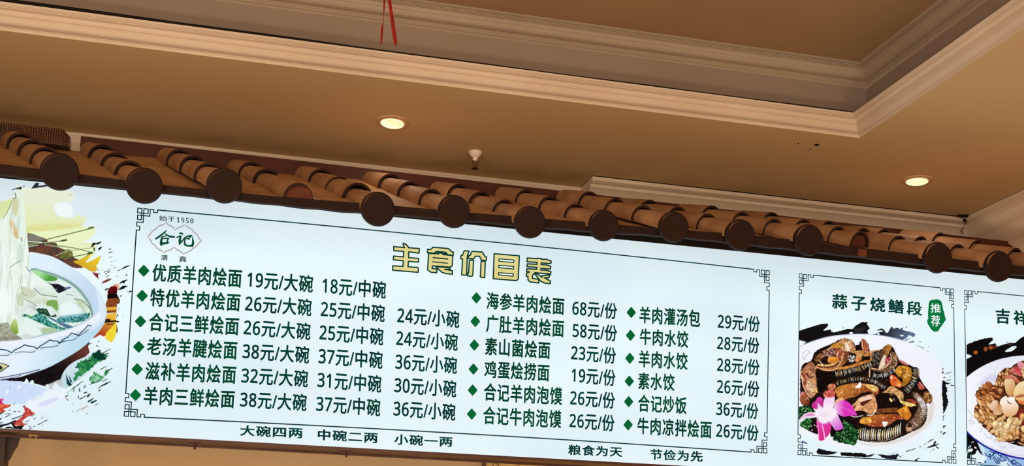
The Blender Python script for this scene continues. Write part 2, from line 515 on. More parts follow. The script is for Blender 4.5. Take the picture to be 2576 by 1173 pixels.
for k in sorted(front):
    x0, z0, rd = front[k]
    rt = rd * 0.90
    sl, sk = itp(slope_t, x0), itp(skew_t, x0)
    def ax(y, x0=x0, z0=z0, sl=sl, sk=sk):
        return (x0 + sk * (y - YD), y, z0 + sl * (y - YD))
    yend = 5.075
    rg = random.Random(100 + k)
    ys = [YD + 0.005 + 0.172 * i for i in range(5)]
    if k == 4:
        ys[0] = 4.425
    if k == 12:
        ys[0] = 4.452
    # the dark mortar bed running under the tiles is the row's own body
    b = MB()
    half_log(b, ax(4.44 if k != 12 else 4.60), ax(yend), 0.033)
    row = b.build('tile_row', M['mortar'], roof, smooth=True)
    if k == 4:
        row['label'] = 'row that ends in a plain half-round log without a dark disc'
    if k == 12:
        row['label'] = 'row that ends in a cracked raw log without a dark disc'
    for i in range(4):
        lo_, hi_ = ys[i], ys[i + 1] + 0.030
        if k == 4 and i == 0:
            hi_ = ys[2] + 0.030          # the lowest tile of this row is one long smooth piece
        if k == 4 and i == 1:
            continue
        if i == 3:
            hi_ = yend + 0.004
        jit = rg.uniform(-0.0015, 0.0015)
        P1, P0 = Vector(ax(lo_)), Vector(ax(hi_))
        P1 += Vector((jit, 0, 0.0005))
        P0 += Vector((rg.uniform(-0.002, 0.002), 0, -0.004))
        b = MB()
        th = 0.0095
        rl = rt + rg.uniform(-0.001, 0.001)
        if k == 5 and i == 1:
            rl += 0.007
        half_tube(b, P0, P1, rl - 0.0150, rl, th)
        b.build('tile', [M['tile'], M['tile_end']], row, smooth=True)
    if k not in (4, 12):
        # dark disc closing the row
        b = MB()
        n = 64
        tilt = 0.10
        def ring(r, y):
            return [(x0 + r * math.cos(2 * math.pi * j / n), y + tilt * r * math.sin(2 * math.pi * j / n) * -0.3, z0 + r * math.sin(2 * math.pi * j / n)) for j in range(n)]
        b.loft([ring(rd * 0.93, YD - 0.0150), ring(rd * 0.985, YD - 0.0135), ring(rd, YD - 0.010), ring(rd, YD + 0.006), ring(rd * 0.97, YD + 0.008)])
        b.build('end_disc', M['disc'], row)
    elif k == 4:
        b = MB()
        c = Vector(ax(4.430))
        n = 16
        pr = [(c.x + 0.053 * math.cos(math.radians(-4 + 188 * j / n)), c.z + 0.053 * math.sin(math.radians(-4 + 188 * j / n))) for j in range(n + 1)]
        b.loft([[(x, 4.417, z) for x, z in pr], [(x, 4.50, z + 0.03) for x, z in pr]])
        b.build('log_end', M['core'], row)
        # clay skim that smooths the last tile into the board on its right
        b = MB()
        rings = []
        for t in np.linspace(0, 1, 9):
            y = 4.44 + t * 0.27
            c = ax(y)
            r = 0.056
            zb = itp(top_t, c[0]) + (y - YE) * SL
            rings.append([(c[0] + r * 0.55 * 1.0, y, c[2] + r * 0.80)] + [(c[0] + r * (0.6 + 1.5 * s), y, zb + (c[2] + r * 0.74 - zb) * (1 - s) ** 1.8 * (0.55 + 0.45 * t)) for s in np.linspace(0, 1, 8)] + [(c[0] + r * 2.1, y, zb - 0.02), (c[0] + r * 0.3, y, zb - 0.02)])
        b.loft(rings)
        b.build('clay_skim', M['tile'], row, smooth=True)
    else:
        b = MB()
        half_log(b, ax(4.60), ax(4.456), 0.039)
        b.build('log_end', M['core'], row)
        b = MB()
        c = ax(4.43)
        b.box((c[0] - 0.040, 4.402, 2.956), (c[0] - 0.004, 4.412, 2.984))
        b.build('patch', M['core'], row)

# glossy woven ridge piece at the top left
mw_, nt, p = mat_new('woven_lacquer')
tc = node(nt, 'ShaderNodeTexCoord')
mp = node(nt, 'ShaderNodeMapping')
mp.inputs['Rotation'].default_value = (0, 0, 0)
nt.links.new(tc.outputs['Object'], mp.inputs['Vector'])
w1 = node(nt, 'ShaderNodeTexWave', wave_type='BANDS', bands_direction='X')
w1.inputs['Scale'].default_value = 34
w1.inputs['Distortion'].default_value = 2.5
w2 = node(nt, 'ShaderNodeTexWave', wave_type='BANDS', bands_direction='Z')
w2.inputs['Scale'].default_value = 42
w2.inputs['Distortion'].default_value = 1.5
mx = node(nt, 'ShaderNodeMath', operation='MULTIPLY')
nt.links.new(mp.outputs[0], w1.inputs['Vector'])
nt.links.new(mp.outputs[0], w2.inputs['Vector'])
nt.links.new(w1.outputs[1], mx.inputs[0])
nt.links.new(w2.outputs[1], mx.inputs[1])
cr = node(nt, 'ShaderNodeValToRGB')
cr.color_ramp.elements[0].color, cr.color_ramp.elements[1].color = lin(44, 20, 10), lin(206, 128, 70)  # copper tone on the weave's peaks paints in its sparkle
cr.color_ramp.elements[0].position = 0.25
nt.links.new(mx.outputs[0], cr.inputs[0])
nt.links.new(cr.outputs[0], p.inputs['Base Color'])
bp = node(nt, 'ShaderNodeBump')
bp.inputs['Strength'].default_value = 1.0
bp.inputs['Distance'].default_value = 0.004
nt.links.new(mx.outputs[0], bp.inputs['Height'])
nt.links.new(bp.outputs[0], p.inputs['Normal'])
p.inputs['Roughness'].default_value = 0.22
p.inputs['Specular IOR Level'].default_value = 0.8
b = MB()
pr = [(5.005, 3.262), (5.0, 3.300), (5.01, 3.325), (5.03, 3.337), (5.07, 3.337), (5.085, 3.32), (5.085, 3.262)]
rings = []
for x, s in ((-2.3, 1), (-1.2, 1), (-0.64, 1), (-0.622, 0.95), (-0.612, 0.80), (-0.598, 0.62)):
    rings.append([(x + (0.012 if s > 0.99 and x > -0.7 and z < 3.29 else 0), 5.045 + (y - 5.045) * (0.6 + 0.4 * s), 3.262 + (z - 3.262) * s) for y, z in pr])
b.loft(rings)
rp = b.build('ridge_piece', mw_, smooth=True)
tag(rp, 'glossy dark brown woven ridge piece on the top left of the eave', 'ridge cap')

# ------------------------------------------------------------------ recessed lamps
glass = glow('lamp_glass', (255, 232, 168), (255, 246, 206), 1.15, 30)
bowl = glow('lamp_bowl', (255, 226, 176), (255, 240, 200), 1.5, 8)

def downlight(u, v, label, tilt, ro=0.068, ri=0.047):
    p = at_z(u, v, HC)
    t = thing('recessed_lamp', (p[0], p[1], HC), label, 'ceiling lamp', 'recessed lamps in the soffit')
    n = 40
    def ring(r, z):
        return [(p[0] + r * math.cos(2 * math.pi * j / n), p[1] + r * math.sin(2 * math.pi * j / n), z) for j in range(n)]
    b = MB()
    b.loft([ring(ro, HC), ring(ro, HC - 0.003), ring(ro - 0.004, HC - 0.0055), ring(ri + 0.006, HC - 0.0065), ring(ri + 0.001, HC - 0.0035), ring(ri + 0.001, HC)], caps=False)
    b.build('trim_ring', M['ring'], t, smooth=True)
    b = MB()
    T = Matrix.Rotation(tilt[0], 4, 'X') @ Matrix.Rotation(tilt[1], 4, 'Y')
    def rg(r, z):
        return [Vector(p) * 0 + Vector((p[0], p[1], HC - 0.0085)) + (T @ Vector((r * math.cos(2 * math.pi * j / n), r * math.sin(2 * math.pi * j / n), z))) for j in range(n)]
    b.loft([rg(ri, -0.001), rg(ri - 0.004, -0.003), rg(ri - 0.007, -0.0015)], caps=False)
    b.build('lamp_rim', bowl, t, smooth=True)
    b = MB()
    b.loft([rg(ri - 0.006, -0.0005), rg(ri - 0.02, 0.0025)], caps=False)
    v_ = rg(ri - 0.02, 0.0025)
    b.add(v_, [tuple(range(n))])
    b.build('lens', glass, t, smooth=True)
    l = bpy.data.lights.new('lamp_beam', 'SPOT')
    l.energy, l.color, l.spot_size, l.spot_blend = 1.5, (1.0, 0.86, 0.64), math.radians(172), 1.0
    l.shadow_soft_size = 0.05
    lo = bpy.data.objects.new('lamp_beam', l)
    lo.location = (p[0], p[1], HC - 0.03)
    COL.objects.link(lo)
    return t

downlight(987, 306, 'round recessed lamp with tilted bright lens left of the sprinkler', (math.radians(-4.5), math.radians(3)))
downlight(2307, 453, 'round recessed lamp near the right corner of the soffit', (math.radians(-2), math.radians(2)))

# ------------------------------------------------------------------ sprinkler
p = at_z(1196, 383, HC)
sx, sy = p[0], p[1]
t = thing('ceiling_sprinkler', (sx, sy, HC), 'small brass fire sprinkler in a white rose hanging from the soffit', 'sprinkler')
n = 24
def cr_(r, z):
    return [(sx + r * math.cos(2 * math.pi * j / n), sy + r * math.sin(2 * math.pi * j / n), z) for j in range(n)]
MB().loft([cr_(0.030, HC), cr_(0.029, HC - 0.006), cr_(0.021, HC - 0.018), cr_(0.014, HC - 0.024)]).build('ceiling_rose', M['white_plastic'], t, smooth=True)
MB().loft([cr_(0.011, HC - 0.020), cr_(0.011, HC - 0.038), cr_(0.007, HC - 0.040)]).build('body', M['white_plastic'], t, smooth=True)
b = MB()
for s in (-1, 1):
    b.tube([(sx + s * 0.006, sy, HC - 0.036), (sx + s * 0.012, sy, HC - 0.045), (sx + s * 0.010, sy, HC - 0.060), (sx + s * 0.003, sy, HC - 0.072)], 0.0026, 8)
b.build('frame_arm', M['brass'], t, smooth=True)
MB().tube([(sx, sy, HC - 0.040), (sx, sy, HC - 0.068)], 0.0028, 8).build('glass_bulb', M['brass'], t, smooth=True)
b = MB()
rings = []
for r, z in ((0.004, HC - 0.070), (0.018, HC - 0.073), (0.018, HC - 0.0745), (0.004, HC - 0.076)):
    rings.append([(sx + r * (1 if j % 2 or r < 0.01 else 0.78) * math.cos(2 * math.pi * j / n), sy + r * (1 if j % 2 or r < 0.01 else 0.78) * math.sin(2 * math.pi * j / n), z) for j in range(n)])
b.loft(rings)
b.build('deflector', M['brass'], t)

# old screw hole in the soffit
rng = random.Random(3)
b = MB()
for (u, v, rx, ry) in ((2055, 364.5, 0.011, 0.007), (2008, 361, 0.004, 0.003), (2039, 375.5, 0.0035, 0.003)):
    q = at_z(u, v, HC)
    ring = [(q[0] + rx * rng.uniform(0.7, 1.15) * math.cos(2 * math.pi * j / 12), q[1] + ry * 1.6 * rng.uniform(0.7, 1.15) * math.sin(2 * math.pi * j / 12)) for j in range(12)]
    b.loft([[(x, y, HC - 0.0012) for x, y in ring], [(x, y, HC + 0.001) for x, y in ring]])
struct(b.build('trim_7', M['gap']), 'small dark holes in the soffit near the tray corner', 'hole')

# ------------------------------------------------------------------ red ribbons
RY = 3.30
t = thing('red_ribbon', (at_y(975, 0, RY)[0], RY, HU), 'two red ribbon ends hanging from the upper ceiling', 'ribbon')
top = at_y(975, 0, RY)
def ribbon(px, name, lab):
    b = MB()
    rings = []
    for (u, v, w, tw) in px:
        c = at_y(u, v, RY)
        hw = w / 2 / FPX * depth_of(c)
        dx, dy = hw * math.cos(tw), hw * math.sin(tw)
        rings.append([(c[0] - dx, c[1] - dy, c[2]), (c[0], c[1] - dy - 0.0012, c[2]), (c[0] + dx, c[1] + dy, c[2]), (c[0], c[1] + dy + 0.0012, c[2])])
    c0 = Vector(rings[0][0])
    kx = float(top[0])
    rings.insert(0, [(kx - 0.003, RY, HU - 0.01), (kx, RY - 0.002, HU - 0.01), (kx + 0.003, RY, HU - 0.01), (kx, RY + 0.002, HU - 0.01)])
    b.loft(rings)
    o = b.build(name, M['ribbon'], t, smooth=True)
    return o
ribbon([(967, 0, 5, .2), (966, 20, 4, .3), (965, 40, 2.5, 1), (963.5, 58, 3, .8), (961, 72, 6, .3), (960, 90, 5.5, .3), (959.5, 104, 5, .4), (957.5, 112, 2, .2)], 'strand', '')
ribbon([(979, -2, 9, .1), (983, 24, 8.5, .2), (986.5, 50, 10.5, .2), (990, 75, 10.5, .2), (993.5, 98, 10.5, .1), (995, 106, 10, .1), (994.5, 111, 6, .1), (993, 115, 2, .1)], 'strand', '')
MB().loft([[(float(top[0]) + 0.012 * math.cos(a), RY + 0.012 * math.sin(a), z) for a in [2 * math.pi * j / 12 for j in range(12)]] for z in (HU, HU - 0.012)]).build('ceiling_hook', M['white_plastic'], t)

# ------------------------------------------------------------------ timber post at the lower left
t = thing('timber_post', (float(at_y(0, 1130, 4.78)[0]), 4.78, 0), 'dark timber post with a curved bracket under the left end of the menu board', 'post')
xr = float(at_y(15, 1130, 4.76)[0])
MB().box((xr - 0.14, 4.74, 0), (xr, 4.84, 2.094)).build('post', M['wood_dark'], t)
pts = [(12, 1091), (53, 1091), (46, 1104), (41, 1120), (30, 1136), (24, 1150), (17, 1160), (12, 1180)]
pw = [at_y(u, v, 4.77) for u, v in pts]
pw = [(q[0], q[2]) for q in pw]
pw[0] = (xr - 0.002, 2.094)
pw[1] = (pw[1][0], 2.094)
pw[-1] = (xr - 0.002, pw[-1][1])
MB().loft([[(x, 4.765, z) for x, z in pw], [(x, 4.81, z) for x, z in pw]]).build('corbel_bracket', M['wood_dark'], t)

# ------------------------------------------------------------------ gold board on the back wall under the menu
GY = 5.42
ga, gb_ = at_y(1222, 1160, GY), at_y(1592, 1160, GY)
t = thing('gold_signboard', (float(ga[0] + gb_[0]) / 2, GY, 2.2), 'gold lettered board in a brown frame on the back wall below the menu', 'signboard')
xa_, xb_ = float(ga[0]), float(gb_[0])
ZT = float(at_y(1340, 1160.5, GY)[2])
b = MB()
fw = 0.022
b.box((xa_ - 0.010, GY - 0.012, 1.55), (xa_, YW, ZT + fw))
b.box((xb_, GY - 0.012, 1.55), (xb_ + 0.012, YW, ZT + fw))
b.box((xa_, GY - 0.012, ZT), (xb_, YW, ZT + fw))
b.box((xa_, GY - 0.012, 1.55), (xb_, YW, 1.566))
b.build('frame', M['wood_red'], t)
b = MB()
c = 0.018
pl = [(xa_, 1.566), (xb_, 1.566), (xb_, ZT), (xa_ + c, ZT), (xa_, ZT - c)]
b.loft([[(x, GY, z) for x, z in pl], [(x, YW, z) for x, z in pl]])
b.build('gold_face', M['gold'], t)
mb = MB()
def bar(pts, w, y=GY - 0.001):
    for i in range(len(pts) - 1):
        p0, p1 = np.array(pts[i], float), np.array(pts[i + 1], float)
        d_ = (p1 - p0) / (np.linalg.norm(p1 - p0) or 1)
        n_ = np.array([-d_[1], d_[0]]) * w / 2
        mb.add([(q[0], y, q[1]) for q in (p0 - d_ * w / 2 + n_, p1 + d_ * w / 2 + n_, p1 + d_ * w / 2 - n_, p0 - d_ * w / 2 - n_)], [(0, 1, 2, 3)])
fx, fz = xa_ + 0.034, ZT - 0.006
for k in range(7):
    zz = fz - 0.040 * k
    bar([(fx, zz), (fx, zz - 0.030), (fx + 0.024, zz - 0.030), (fx + 0.024, zz - 0.016), (fx + 0.008, zz - 0.016)], 0.0026)
    bar([(fx + 0.008, zz), (fx + 0.026, zz), (fx + 0.026, zz - 0.008), (fx + 0.010, zz - 0.008)], 0.0026)
bar([(xa_ + 0.125, ZT - 0.002), (xa_ + 0.150, ZT - 0.006), (xa_ + 0.165, ZT - 0.016), (xa_ + 0.150, ZT - 0.020), (xa_ + 0.138, ZT - 0.012), (xa_ + 0.172, ZT - 0.003)], 0.0034)
mb.build('ornament', M['ink'], t)
mb = MB()
rg_ = random.Random(9)
for (u, v, w_, h_) in ((1380, 1172, 12, 5), (1398, 1171, 14, 7), (1438, 1172, 18, 7), (1462, 1174, 16, 6), (1492, 1174, 22, 6), (1520, 1175, 16, 5)):
    q = at_y(u, v, GY)
    s_ = depth_of(q) / FPX
    for j in range(3):
        a_ = rg_.uniform(-0.6, 0.6)
        L_, B_w = w_ * s_, h_ * s_ * 0.8
        cx_, cz_ = q[0] + rg_.uniform(-4, 4) * s_, q[2] - 0.006 * j
        pts_ = [(cx_ + L_ * (math.cos(t_) * math.cos(a_)) * 0.5 - B_w * math.sin(t_) * math.sin(a_) * 0.5, cz_ + L_ * math.cos(t_) * math.sin(a_) * 0.5 + B_w * math.sin(t_) * math.cos(a_) * 0.5) for t_ in [2 * math.pi * k / 12 for k in range(12)]]
        mb.add([(x, GY - 0.001 - 0.0003 * j, z) for x, z in pts_], [tuple(range(12))])
mb.build('painted_leaves', M['leaf'], t)

wa, wb = at_y(1604, 1170, GY), at_y(1960, 1172, GY)
t = thing('wooden_panel', (float(wa[0] + wb[0]) / 2, YW, 1.9), 'dark reddish brown wooden panel on the back wall right of the gold board', 'panel')
MB().box((float(wa[0]), YW - 0.02, 1.55), (float(wb[0]), YW, 2.16)).build('board', M['wood_red'], t)
MB().box((float(wa[0]), YW - 0.028, 2.135), (float(wb[0]), YW - 0.02, 2.16)).build('rail', M['wood_dark'], t)

# ------------------------------------------------------------------ lit menu board
SY = 4.60                                  # face of the light box
SZ0, SZ1 = 2.092, 2.984                    # lit sheet
SX0, SX1 = -2.2, XW - 0.03
sign = thing('menu_lightbox', (0.6, SY + 0.06, SZ0), 'long backlit white menu board with green Chinese dishes and prices under the eave', 'menu board')
b = MB()
b.box((SX0, SY - 0.004, SZ1), (SX1, SY + 0.13, 3.022))
b.box((SX0 - 0.03, SY - 0.004, SZ0 - 0.014), (SX0, SY + 0.13, 3.022))
b.box((SX1, SY - 0.004, SZ0 - 0.014), (SX1 + 0.02, SY + 0.13, 3.022))
b.build('top_frame', M['black'], sign)
b = MB()
b.box((SX0, SY - 0.008, SZ0 - 0.004), (SX1, SY + 0.012, SZ0))
b.box((SX0, SY - 0.004, SZ0 - 0.010), (SX1, SY + 0.13, SZ0 - 0.004))
b.box((SX0, SY + 0.115, SZ0 - 0.016), (SX1, SY + 0.13, SZ0 - 0.008))
b.build('bottom_frame', M['bronze'], sign)
sheet = glow('lit_sheet', (224, 240, 247), (234, 249, 253), 1.0, 1.1, (1, 1, 2.2))
# the tubes inside the box stop short of its top edge, so the sheet glows a little less there
nt = sheet.node_tree
e_ = [q for q in nt.nodes if q.type == 'EMISSION'][0]
tc_ = [q for q in nt.nodes if q.type == 'TEX_COORD'][0]
sx_ = node(nt, 'ShaderNodeSeparateXYZ')
nt.links.new(tc_.outputs['Object'], sx_.inputs[0])
mr_ = node(nt, 'ShaderNodeMapRange')
mr_.inputs['From Min'].default_value, mr_.inputs['From Max'].default_value = SZ1 - 0.20, SZ1
mr_.inputs['To Min'].default_value, mr_.inputs['To Max'].default_value = 1.0, 0.84
nt.links.new(sx_.outputs['Z'], mr_.inputs['Value'])
nt.links.new(mr_.outputs[0], e_.inputs['Strength'])
b = MB().box((SX0, SY, SZ0), (SX1, SY + 0.115, SZ1))
b.build('lit_sheet', sheet, sign)

INK = {
 'green': glow('print_green', (6, 58, 42), (9, 74, 48), 1.0, 9),
 'deep': glow('print_deep_green', (6, 50, 44), (8, 66, 52), 1.0, 9),
 'line': glow('print_line', (8, 44, 44), (14, 58, 54), 1.0, 6),
 'gold': glow('print_gold', (222, 210, 136), (228, 216, 148), 1.0, 9),
 'grey': glow('print_grey', (166, 156, 150), (178, 168, 160), 1.0, 9),
 'bullet': glow('print_bullet', (8, 88, 44), (10, 106, 52), 1.0, 6),
 'seal': glow('print_seal', (8, 104, 54), (10, 120, 62), 1.0, 5),
 'white': glow('print_white', (240, 252, 250), (246, 254, 252), 1.0, 5),
}
SGN = 0.0009

def on_sign(u, v, k=1):
    return at_y(u, v, SY - SGN * k)

def flat(name, polys, mat, parent, k=1):
    """a print on the sheet: polygons given by their outline on the photographed sheet"""
    mb = MB()
    for pl in polys:
        mb.add([on_sign(u, v, k) for u, v in pl], [tuple(range(len(pl)))])
    me = bpy.data.meshes.new(name)
    me.from_pydata(mb.v, [], mb.f)
    me.materials.append(mat)
    o = bpy.data.objects.new(name, me)
    COL.objects.link(o)
    if parent:
        o.parent = parent
        o.matrix_parent_inverse = parent.matrix_world.inverted()
    return o

def ribbon_polys(path, w, closed=False):
    """a drawn line: one quad per stretch and a small round at every corner; w may be a list"""
    out = []
    n = len(path)
    ws = w if isinstance(w, (list, tuple)) else [w] * n
    for i in range(n if closed else n - 1):
        (x0, y0), (x1, y1) = path[i], path[(i + 1) % n]
        wa, wb = ws[i] / 2, ws[(i + 1) % n] / 2
        L = math.hypot(x1 - x0, y1 - y0) or 1
        nx, ny = -(y1 - y0) / L, (x1 - x0) / L
        out.append([(x0 + nx * wa, y0 + ny * wa), (x1 + nx * wb, y1 + ny * wb), (x1 - nx * wb, y1 - ny * wb), (x0 - nx * wa, y0 - ny * wa)])
    for (x, y), ww in zip(path, ws):
        out.append([(x + ww / 2 * math.cos(a), y + ww / 2 * math.sin(a)) for a in [2 * math.pi * j / 10 for j in range(10)]])
    return out

DIGITS = {str(d): chr(0x1D7E2 + d) for d in range(10)}

def text_mesh(s, bold, gap=1.0, digits=DIGITS):
    s = ''.join(digits.get(ch, ch) for ch in s)
    cu = bpy.data.curves.new('txt', 'FONT')
    cu.body, cu.size, cu.resolution_u, cu.space_character = s, 1.0, 3, gap
    o = bpy.data.objects.new('txt', cu)
    COL.objects.link(o)
    dg = bpy.context.evaluated_depsgraph_get()
    me0 = bpy.data.meshes.new_from_object(o.evaluated_get(dg))
    bpy.data.objects.remove(o, do_unlink=True)
    bpy.data.curves.remove(cu)
    # heavier strokes: the same letter shapes laid on top of one another, each moved by a hair
    v = [tuple(q.co) for q in me0.vertices]
    f = [tuple(q.vertices) for q in me0.polygons]
    V, F = [], []
    for dx, dy in ([(0, 0)] if not bold else [(0, 0), (bold, 0), (-bold, 0), (0, bold * 0.8), (0, -bold * 0.8), (bold * .7, bold * .6), (-bold * .7, bold * .6), (bold * .7, -bold * .6), (-bold * .7, -bold * .6)]):
        n = len(V)
        V += [(x + dx, y + dy, z) for x, y, z in v]
        F += [tuple(i + n for i in q) for q in f]
    me = bpy.data.meshes.new('txt')
    me.from_pydata(V, [], F)
    bpy.data.meshes.remove(me0)
    return me

def lettering(name, s, quad, mat, parent, bold=0.016, k=2, label=None, gap=1.0, digits=DIGITS):
    """quad: outline of the written ink on the sheet, top left, top right, bottom right, bottom left"""
    me = text_mesh(s, bold, gap, digits)
    n = len(me.vertices)
    co = np.empty(n * 3)
    me.vertices.foreach_get('co', co)
    co = co.reshape(-1, 3)
    x0, x1, y0, y1 = co[:, 0].min(), co[:, 0].max(), co[:, 1].min(), co[:, 1].max()
    s_, t_ = (co[:, 0] - x0) / (x1 - x0), (y1 - co[:, 1]) / (y1 - y0)
    q = np.array(quad, float)
    uv = ((1 - s_) * (1 - t_))[:, None] * q[0] + (s_ * (1 - t_))[:, None] * q[1] + (s_ * t_)[:, None] * q[2] + ((1 - s_) * t_)[:, None] * q[3]
    w = np.array([on_sign(u, v, k) for u, v in uv])
    me.vertices.foreach_set('co', w.reshape(-1))
    me.name = name
    me.materials.clear()
    me.materials.append(mat)
    for p in me.polygons:
        p.material_index = 0
    me.update()
    o = bpy.data.objects.new(name, me)
    COL.objects.link(o)
    o.parent = parent
    o.matrix_parent_inverse = parent.matrix_world.inverted()
    if label:
        o['label'] = label
    return o

def crop(ox, oy, s):
    return lambda x, y: (ox + x / s, oy + y / s)

def quad4(c, l, r, tl, tr, bl, br, lean=0.0):
    """left/right ink edges with top and bottom heights at each end"""
    a = c(l, tl); b_ = c(r, tr); d = c(r, br); e = c(l, bl)
    dx = lambda p, q: (q[1] - p[1]) * lean
    return [(a[0], a[1]), (b_[0], b_[1]), (d[0] - dx(b_, d), d[1]), (e[0] - dx(a, e), e[1])]

A = crop(300, 640, 2.793)
B_ = crop(780, 640, 2.55)
C_ = crop(1160, 700, 2.793)
D_ = crop(1540, 740, 2.793)

def diamond(u, v, hw, hh):
    pts = []
    for a in range(4):
        for d_ in (-9, 0, 9):
            t = math.radians(90 * a + d_)
            f = 0.90 if d_ else 0.975
            # rounded points
            pts.append((u + hw * math.cos(t) * (f + 0.0), v + hh * math.sin(t) * (f + 0.0)))
    return pts

dishes = [
 # name, quad, bullet (u, v, hw, hh), prices [(text, quad)]
 ('优质羊肉烩面', (A, 236, 865, 65, 104, 190, 237), (A, 172, 116), [('19元/大碗', (A, 903, 1365, 109, 150, 238, 272)), ('18元/中碗', (B_, 82, 490, 139, 175, 256, 287))]),
 ('特优羊肉烩面', (A, 222, 855, 237, 275, 365, 404), (A, 161, 292), [('26元/大碗', (A, 888, 1355, 279, 315, 405, 437)), ('25元/中碗', (B_, 72, 482, 289, 325, 406, 437)), ('24元/小碗', (B_, 562, 960, 330, 365, 446, 475))]),
 ('合记三鲜烩面', (A, 213, 845, 410, 442, 540, 572), (A, 149, 472), [('26元/大碗', (A, 878, 1347, 447, 483, 573, 605)), ('25元/中碗', (B_, 63, 473, 439, 475, 556, 587)), ('24元/小碗', (B_, 555, 950, 477, 513, 592, 622))]),
 ('老汤羊腱烩面', (A, 200, 833, 580, 609, 707, 742), (A, 137, 651), [('38元/大碗', (A, 870, 1338, 614, 648, 740, 770)), ('37元/中碗', (B_, 57, 468, 591, 625, 709, 737)), ('36元/小碗', (B_, 550, 945, 627, 660, 744, 770))]),
 ('滋补羊肉烩面', (A, 188, 825, 755, 782, 884, 912), (A, 126, 808), [('32元/大碗', (A, 862, 1330, 784, 815, 912, 937)), ('31元/中碗', (B_, 50, 460, 744, 778, 861, 890)), ('30元/小碗', (B_, 543, 940, 778, 810, 894, 920))]),
 ('羊肉三鲜烩面', (A, 177, 815, 928, 954, 1057, 1084), (A, 114, 990), [('38元/大碗', (A, 852, 1320, 954, 983, 1080, 1105)), ('37元/中碗', (B_, 42, 453, 897, 930, 1014, 1042)), ('36元/小碗', (B_, 537, 935, 929, 960, 1044, 1070))]),
 ('海参羊肉烩面', (C_, 180, 727, 95, 138, 217, 261), (B_, 1067, 280), [('68元/份', (C_, 783, 1098, 150, 175, 266, 291))]),
 ('广肚羊肉烩面', (C_, 178, 725, 255, 294, 380, 419), (B_, 1060, 431), [('58元/份', (C_, 785, 1098, 306, 331, 422, 448))]),
 ('素山菌烩面', (C_, 170, 628, 415, 446, 541, 571), (B_, 1054, 583), [('23元/份', (C_, 775, 1090, 463, 487, 580, 605))]),
 ('鸡蛋烩捞面', (C_, 165, 622, 578, 604, 702, 729), (B_, 1048, 737), [('19元/份', (C_, 778, 1087, 621, 643, 737, 762))]),
 ('合记羊肉泡馍', (C_, 162, 712, 735, 768, 862, 895), (B_, 1043, 872), [('26元/份', (C_, 768, 1083, 779, 803, 897, 921))]),
 ('合记牛肉泡馍', (C_, 157, 706, 900, 930, 1027, 1057), (B_, 1037, 1026), [('26元/份', (C_, 763, 1080, 939, 962, 1057, 1080))]),
 ('羊肉灌汤包', (D_, 192, 620, 85, 112, 204, 236), (D_, 134, 130), [('29元/份', (D_, 743, 1040, 131, 157, 246, 271))]),
 ('牛肉水饺', (D_, 195, 537, 240, 260, 357, 381), (D_, 129, 291), [('28元/份', (D_, 738, 1035, 284, 307, 397, 421))]),
 ('羊肉水饺', (D_, 187, 532, 395, 413, 514, 536), (D_, 124, 452), [('28元/份', (D_, 738, 1037, 437, 460, 550, 575))]),
 ('素水饺', (D_, 183, 440, 550, 562, 670, 683), (D_, 120, 613), [('26元/份', (D_, 737, 1035, 590, 612, 703, 728))]),
 ('合记炒饭', (D_, 183, 525, 705, 724, 828, 846), (D_, 116, 757), [('36元/份', (D_, 732, 1028, 745, 768, 860, 882))]),
 ('牛肉凉拌烩面', (D_, 178, 700, 865, 892, 985, 1017), (D_, 112, 920), [('26元/份', (D_, 732, 1030, 900, 922, 1013, 1036))]),
]
for i, (nm, q, bl, prices) in enumerate(dishes):
    lean = (0.062, 0.0)[0] if i < 6 else (0.028 if i < 12 else 0.016)
    row = lettering('dish_name', nm, quad4(*q, lean=lean), INK['green'], sign, bold=0.027, gap=1.09)
    bu, bv = bl[0](bl[1], bl[2])
    hw, hh = (14.6, 15.2) if i < 6 else ((12.4, 14.6) if i < 12 else (11.8, 14.4))
    flat('bullet', [diamond(bu, bv, hw, hh)], INK['bullet'], row, 2)
    for s, pq in prices:
        ll = lean if i >= 6 else (0.05 if pq[0] is A else (0.04 if pq[1] < 300 else 0.034))
        lettering('price', s, quad4(*pq, lean=ll), INK['deep'], row, bold=0.024, gap=1.07)

E1 = crop(560, 1040, 3.788)
E2 = crop(1160, 1040, 3.22)
for s, q in (('大碗四两', (E1, 168, 765, 112, 138, 216, 241)), ('中碗二两', (E1, 908, 1480, 150, 184, 256, 288)), ('小碗一两', (E1, 1638, 2192, 196, 224, 300, 323)),
             ('粮食为天', (E2, 868, 1308, 253, 272, 338, 357)), ('节俭为先', (E2, 1533, 1960, 288, 309, 377, 396))):
    lettering('slogan', s, quad4(*q, lean=0.03), INK['deep'], sign, bold=0.03, gap=1.12)

# emblem
F_ = crop(340, 530, 8.379)
emb = [(652, 245), (690, 292), (750, 328), (800, 355), (842, 418), (880, 375), (940, 350), (1005, 325), (1043, 292), (1085, 335), (1150, 370), (1205, 405), (1235, 455), (1280, 485), (1320, 530), (1340, 580), (1375, 620), (1408, 640), (1375, 660), (1340, 690), (1300, 745), (1260, 780), (1215, 795), (1190, 830), (1130, 865), (1060, 895), (1010, 925), (985, 885), (930, 850), (860, 810), (820, 765), (790, 805), (720, 835), (650, 860), (612, 900), (575, 855), (510, 825), (455, 785), (425, 735), (375, 710), (340, 660), (310, 595), (255, 545), (300, 515), (340, 470), (375, 420), (440, 390), (470, 345), (530, 315), (600, 295)]
wd = []
for i in range(len(emb)):
    a, c, d_ = np.array(emb[i - 1]), np.array(emb[i]), np.array(emb[(i + 1) % len(emb)])
    t1, t2 = (c - a) / np.linalg.norm(c - a), (d_ - c) / np.linalg.norm(d_ - c)
    wd.append(1.2 if t1 @ t2 < 0.55 else 3.0)
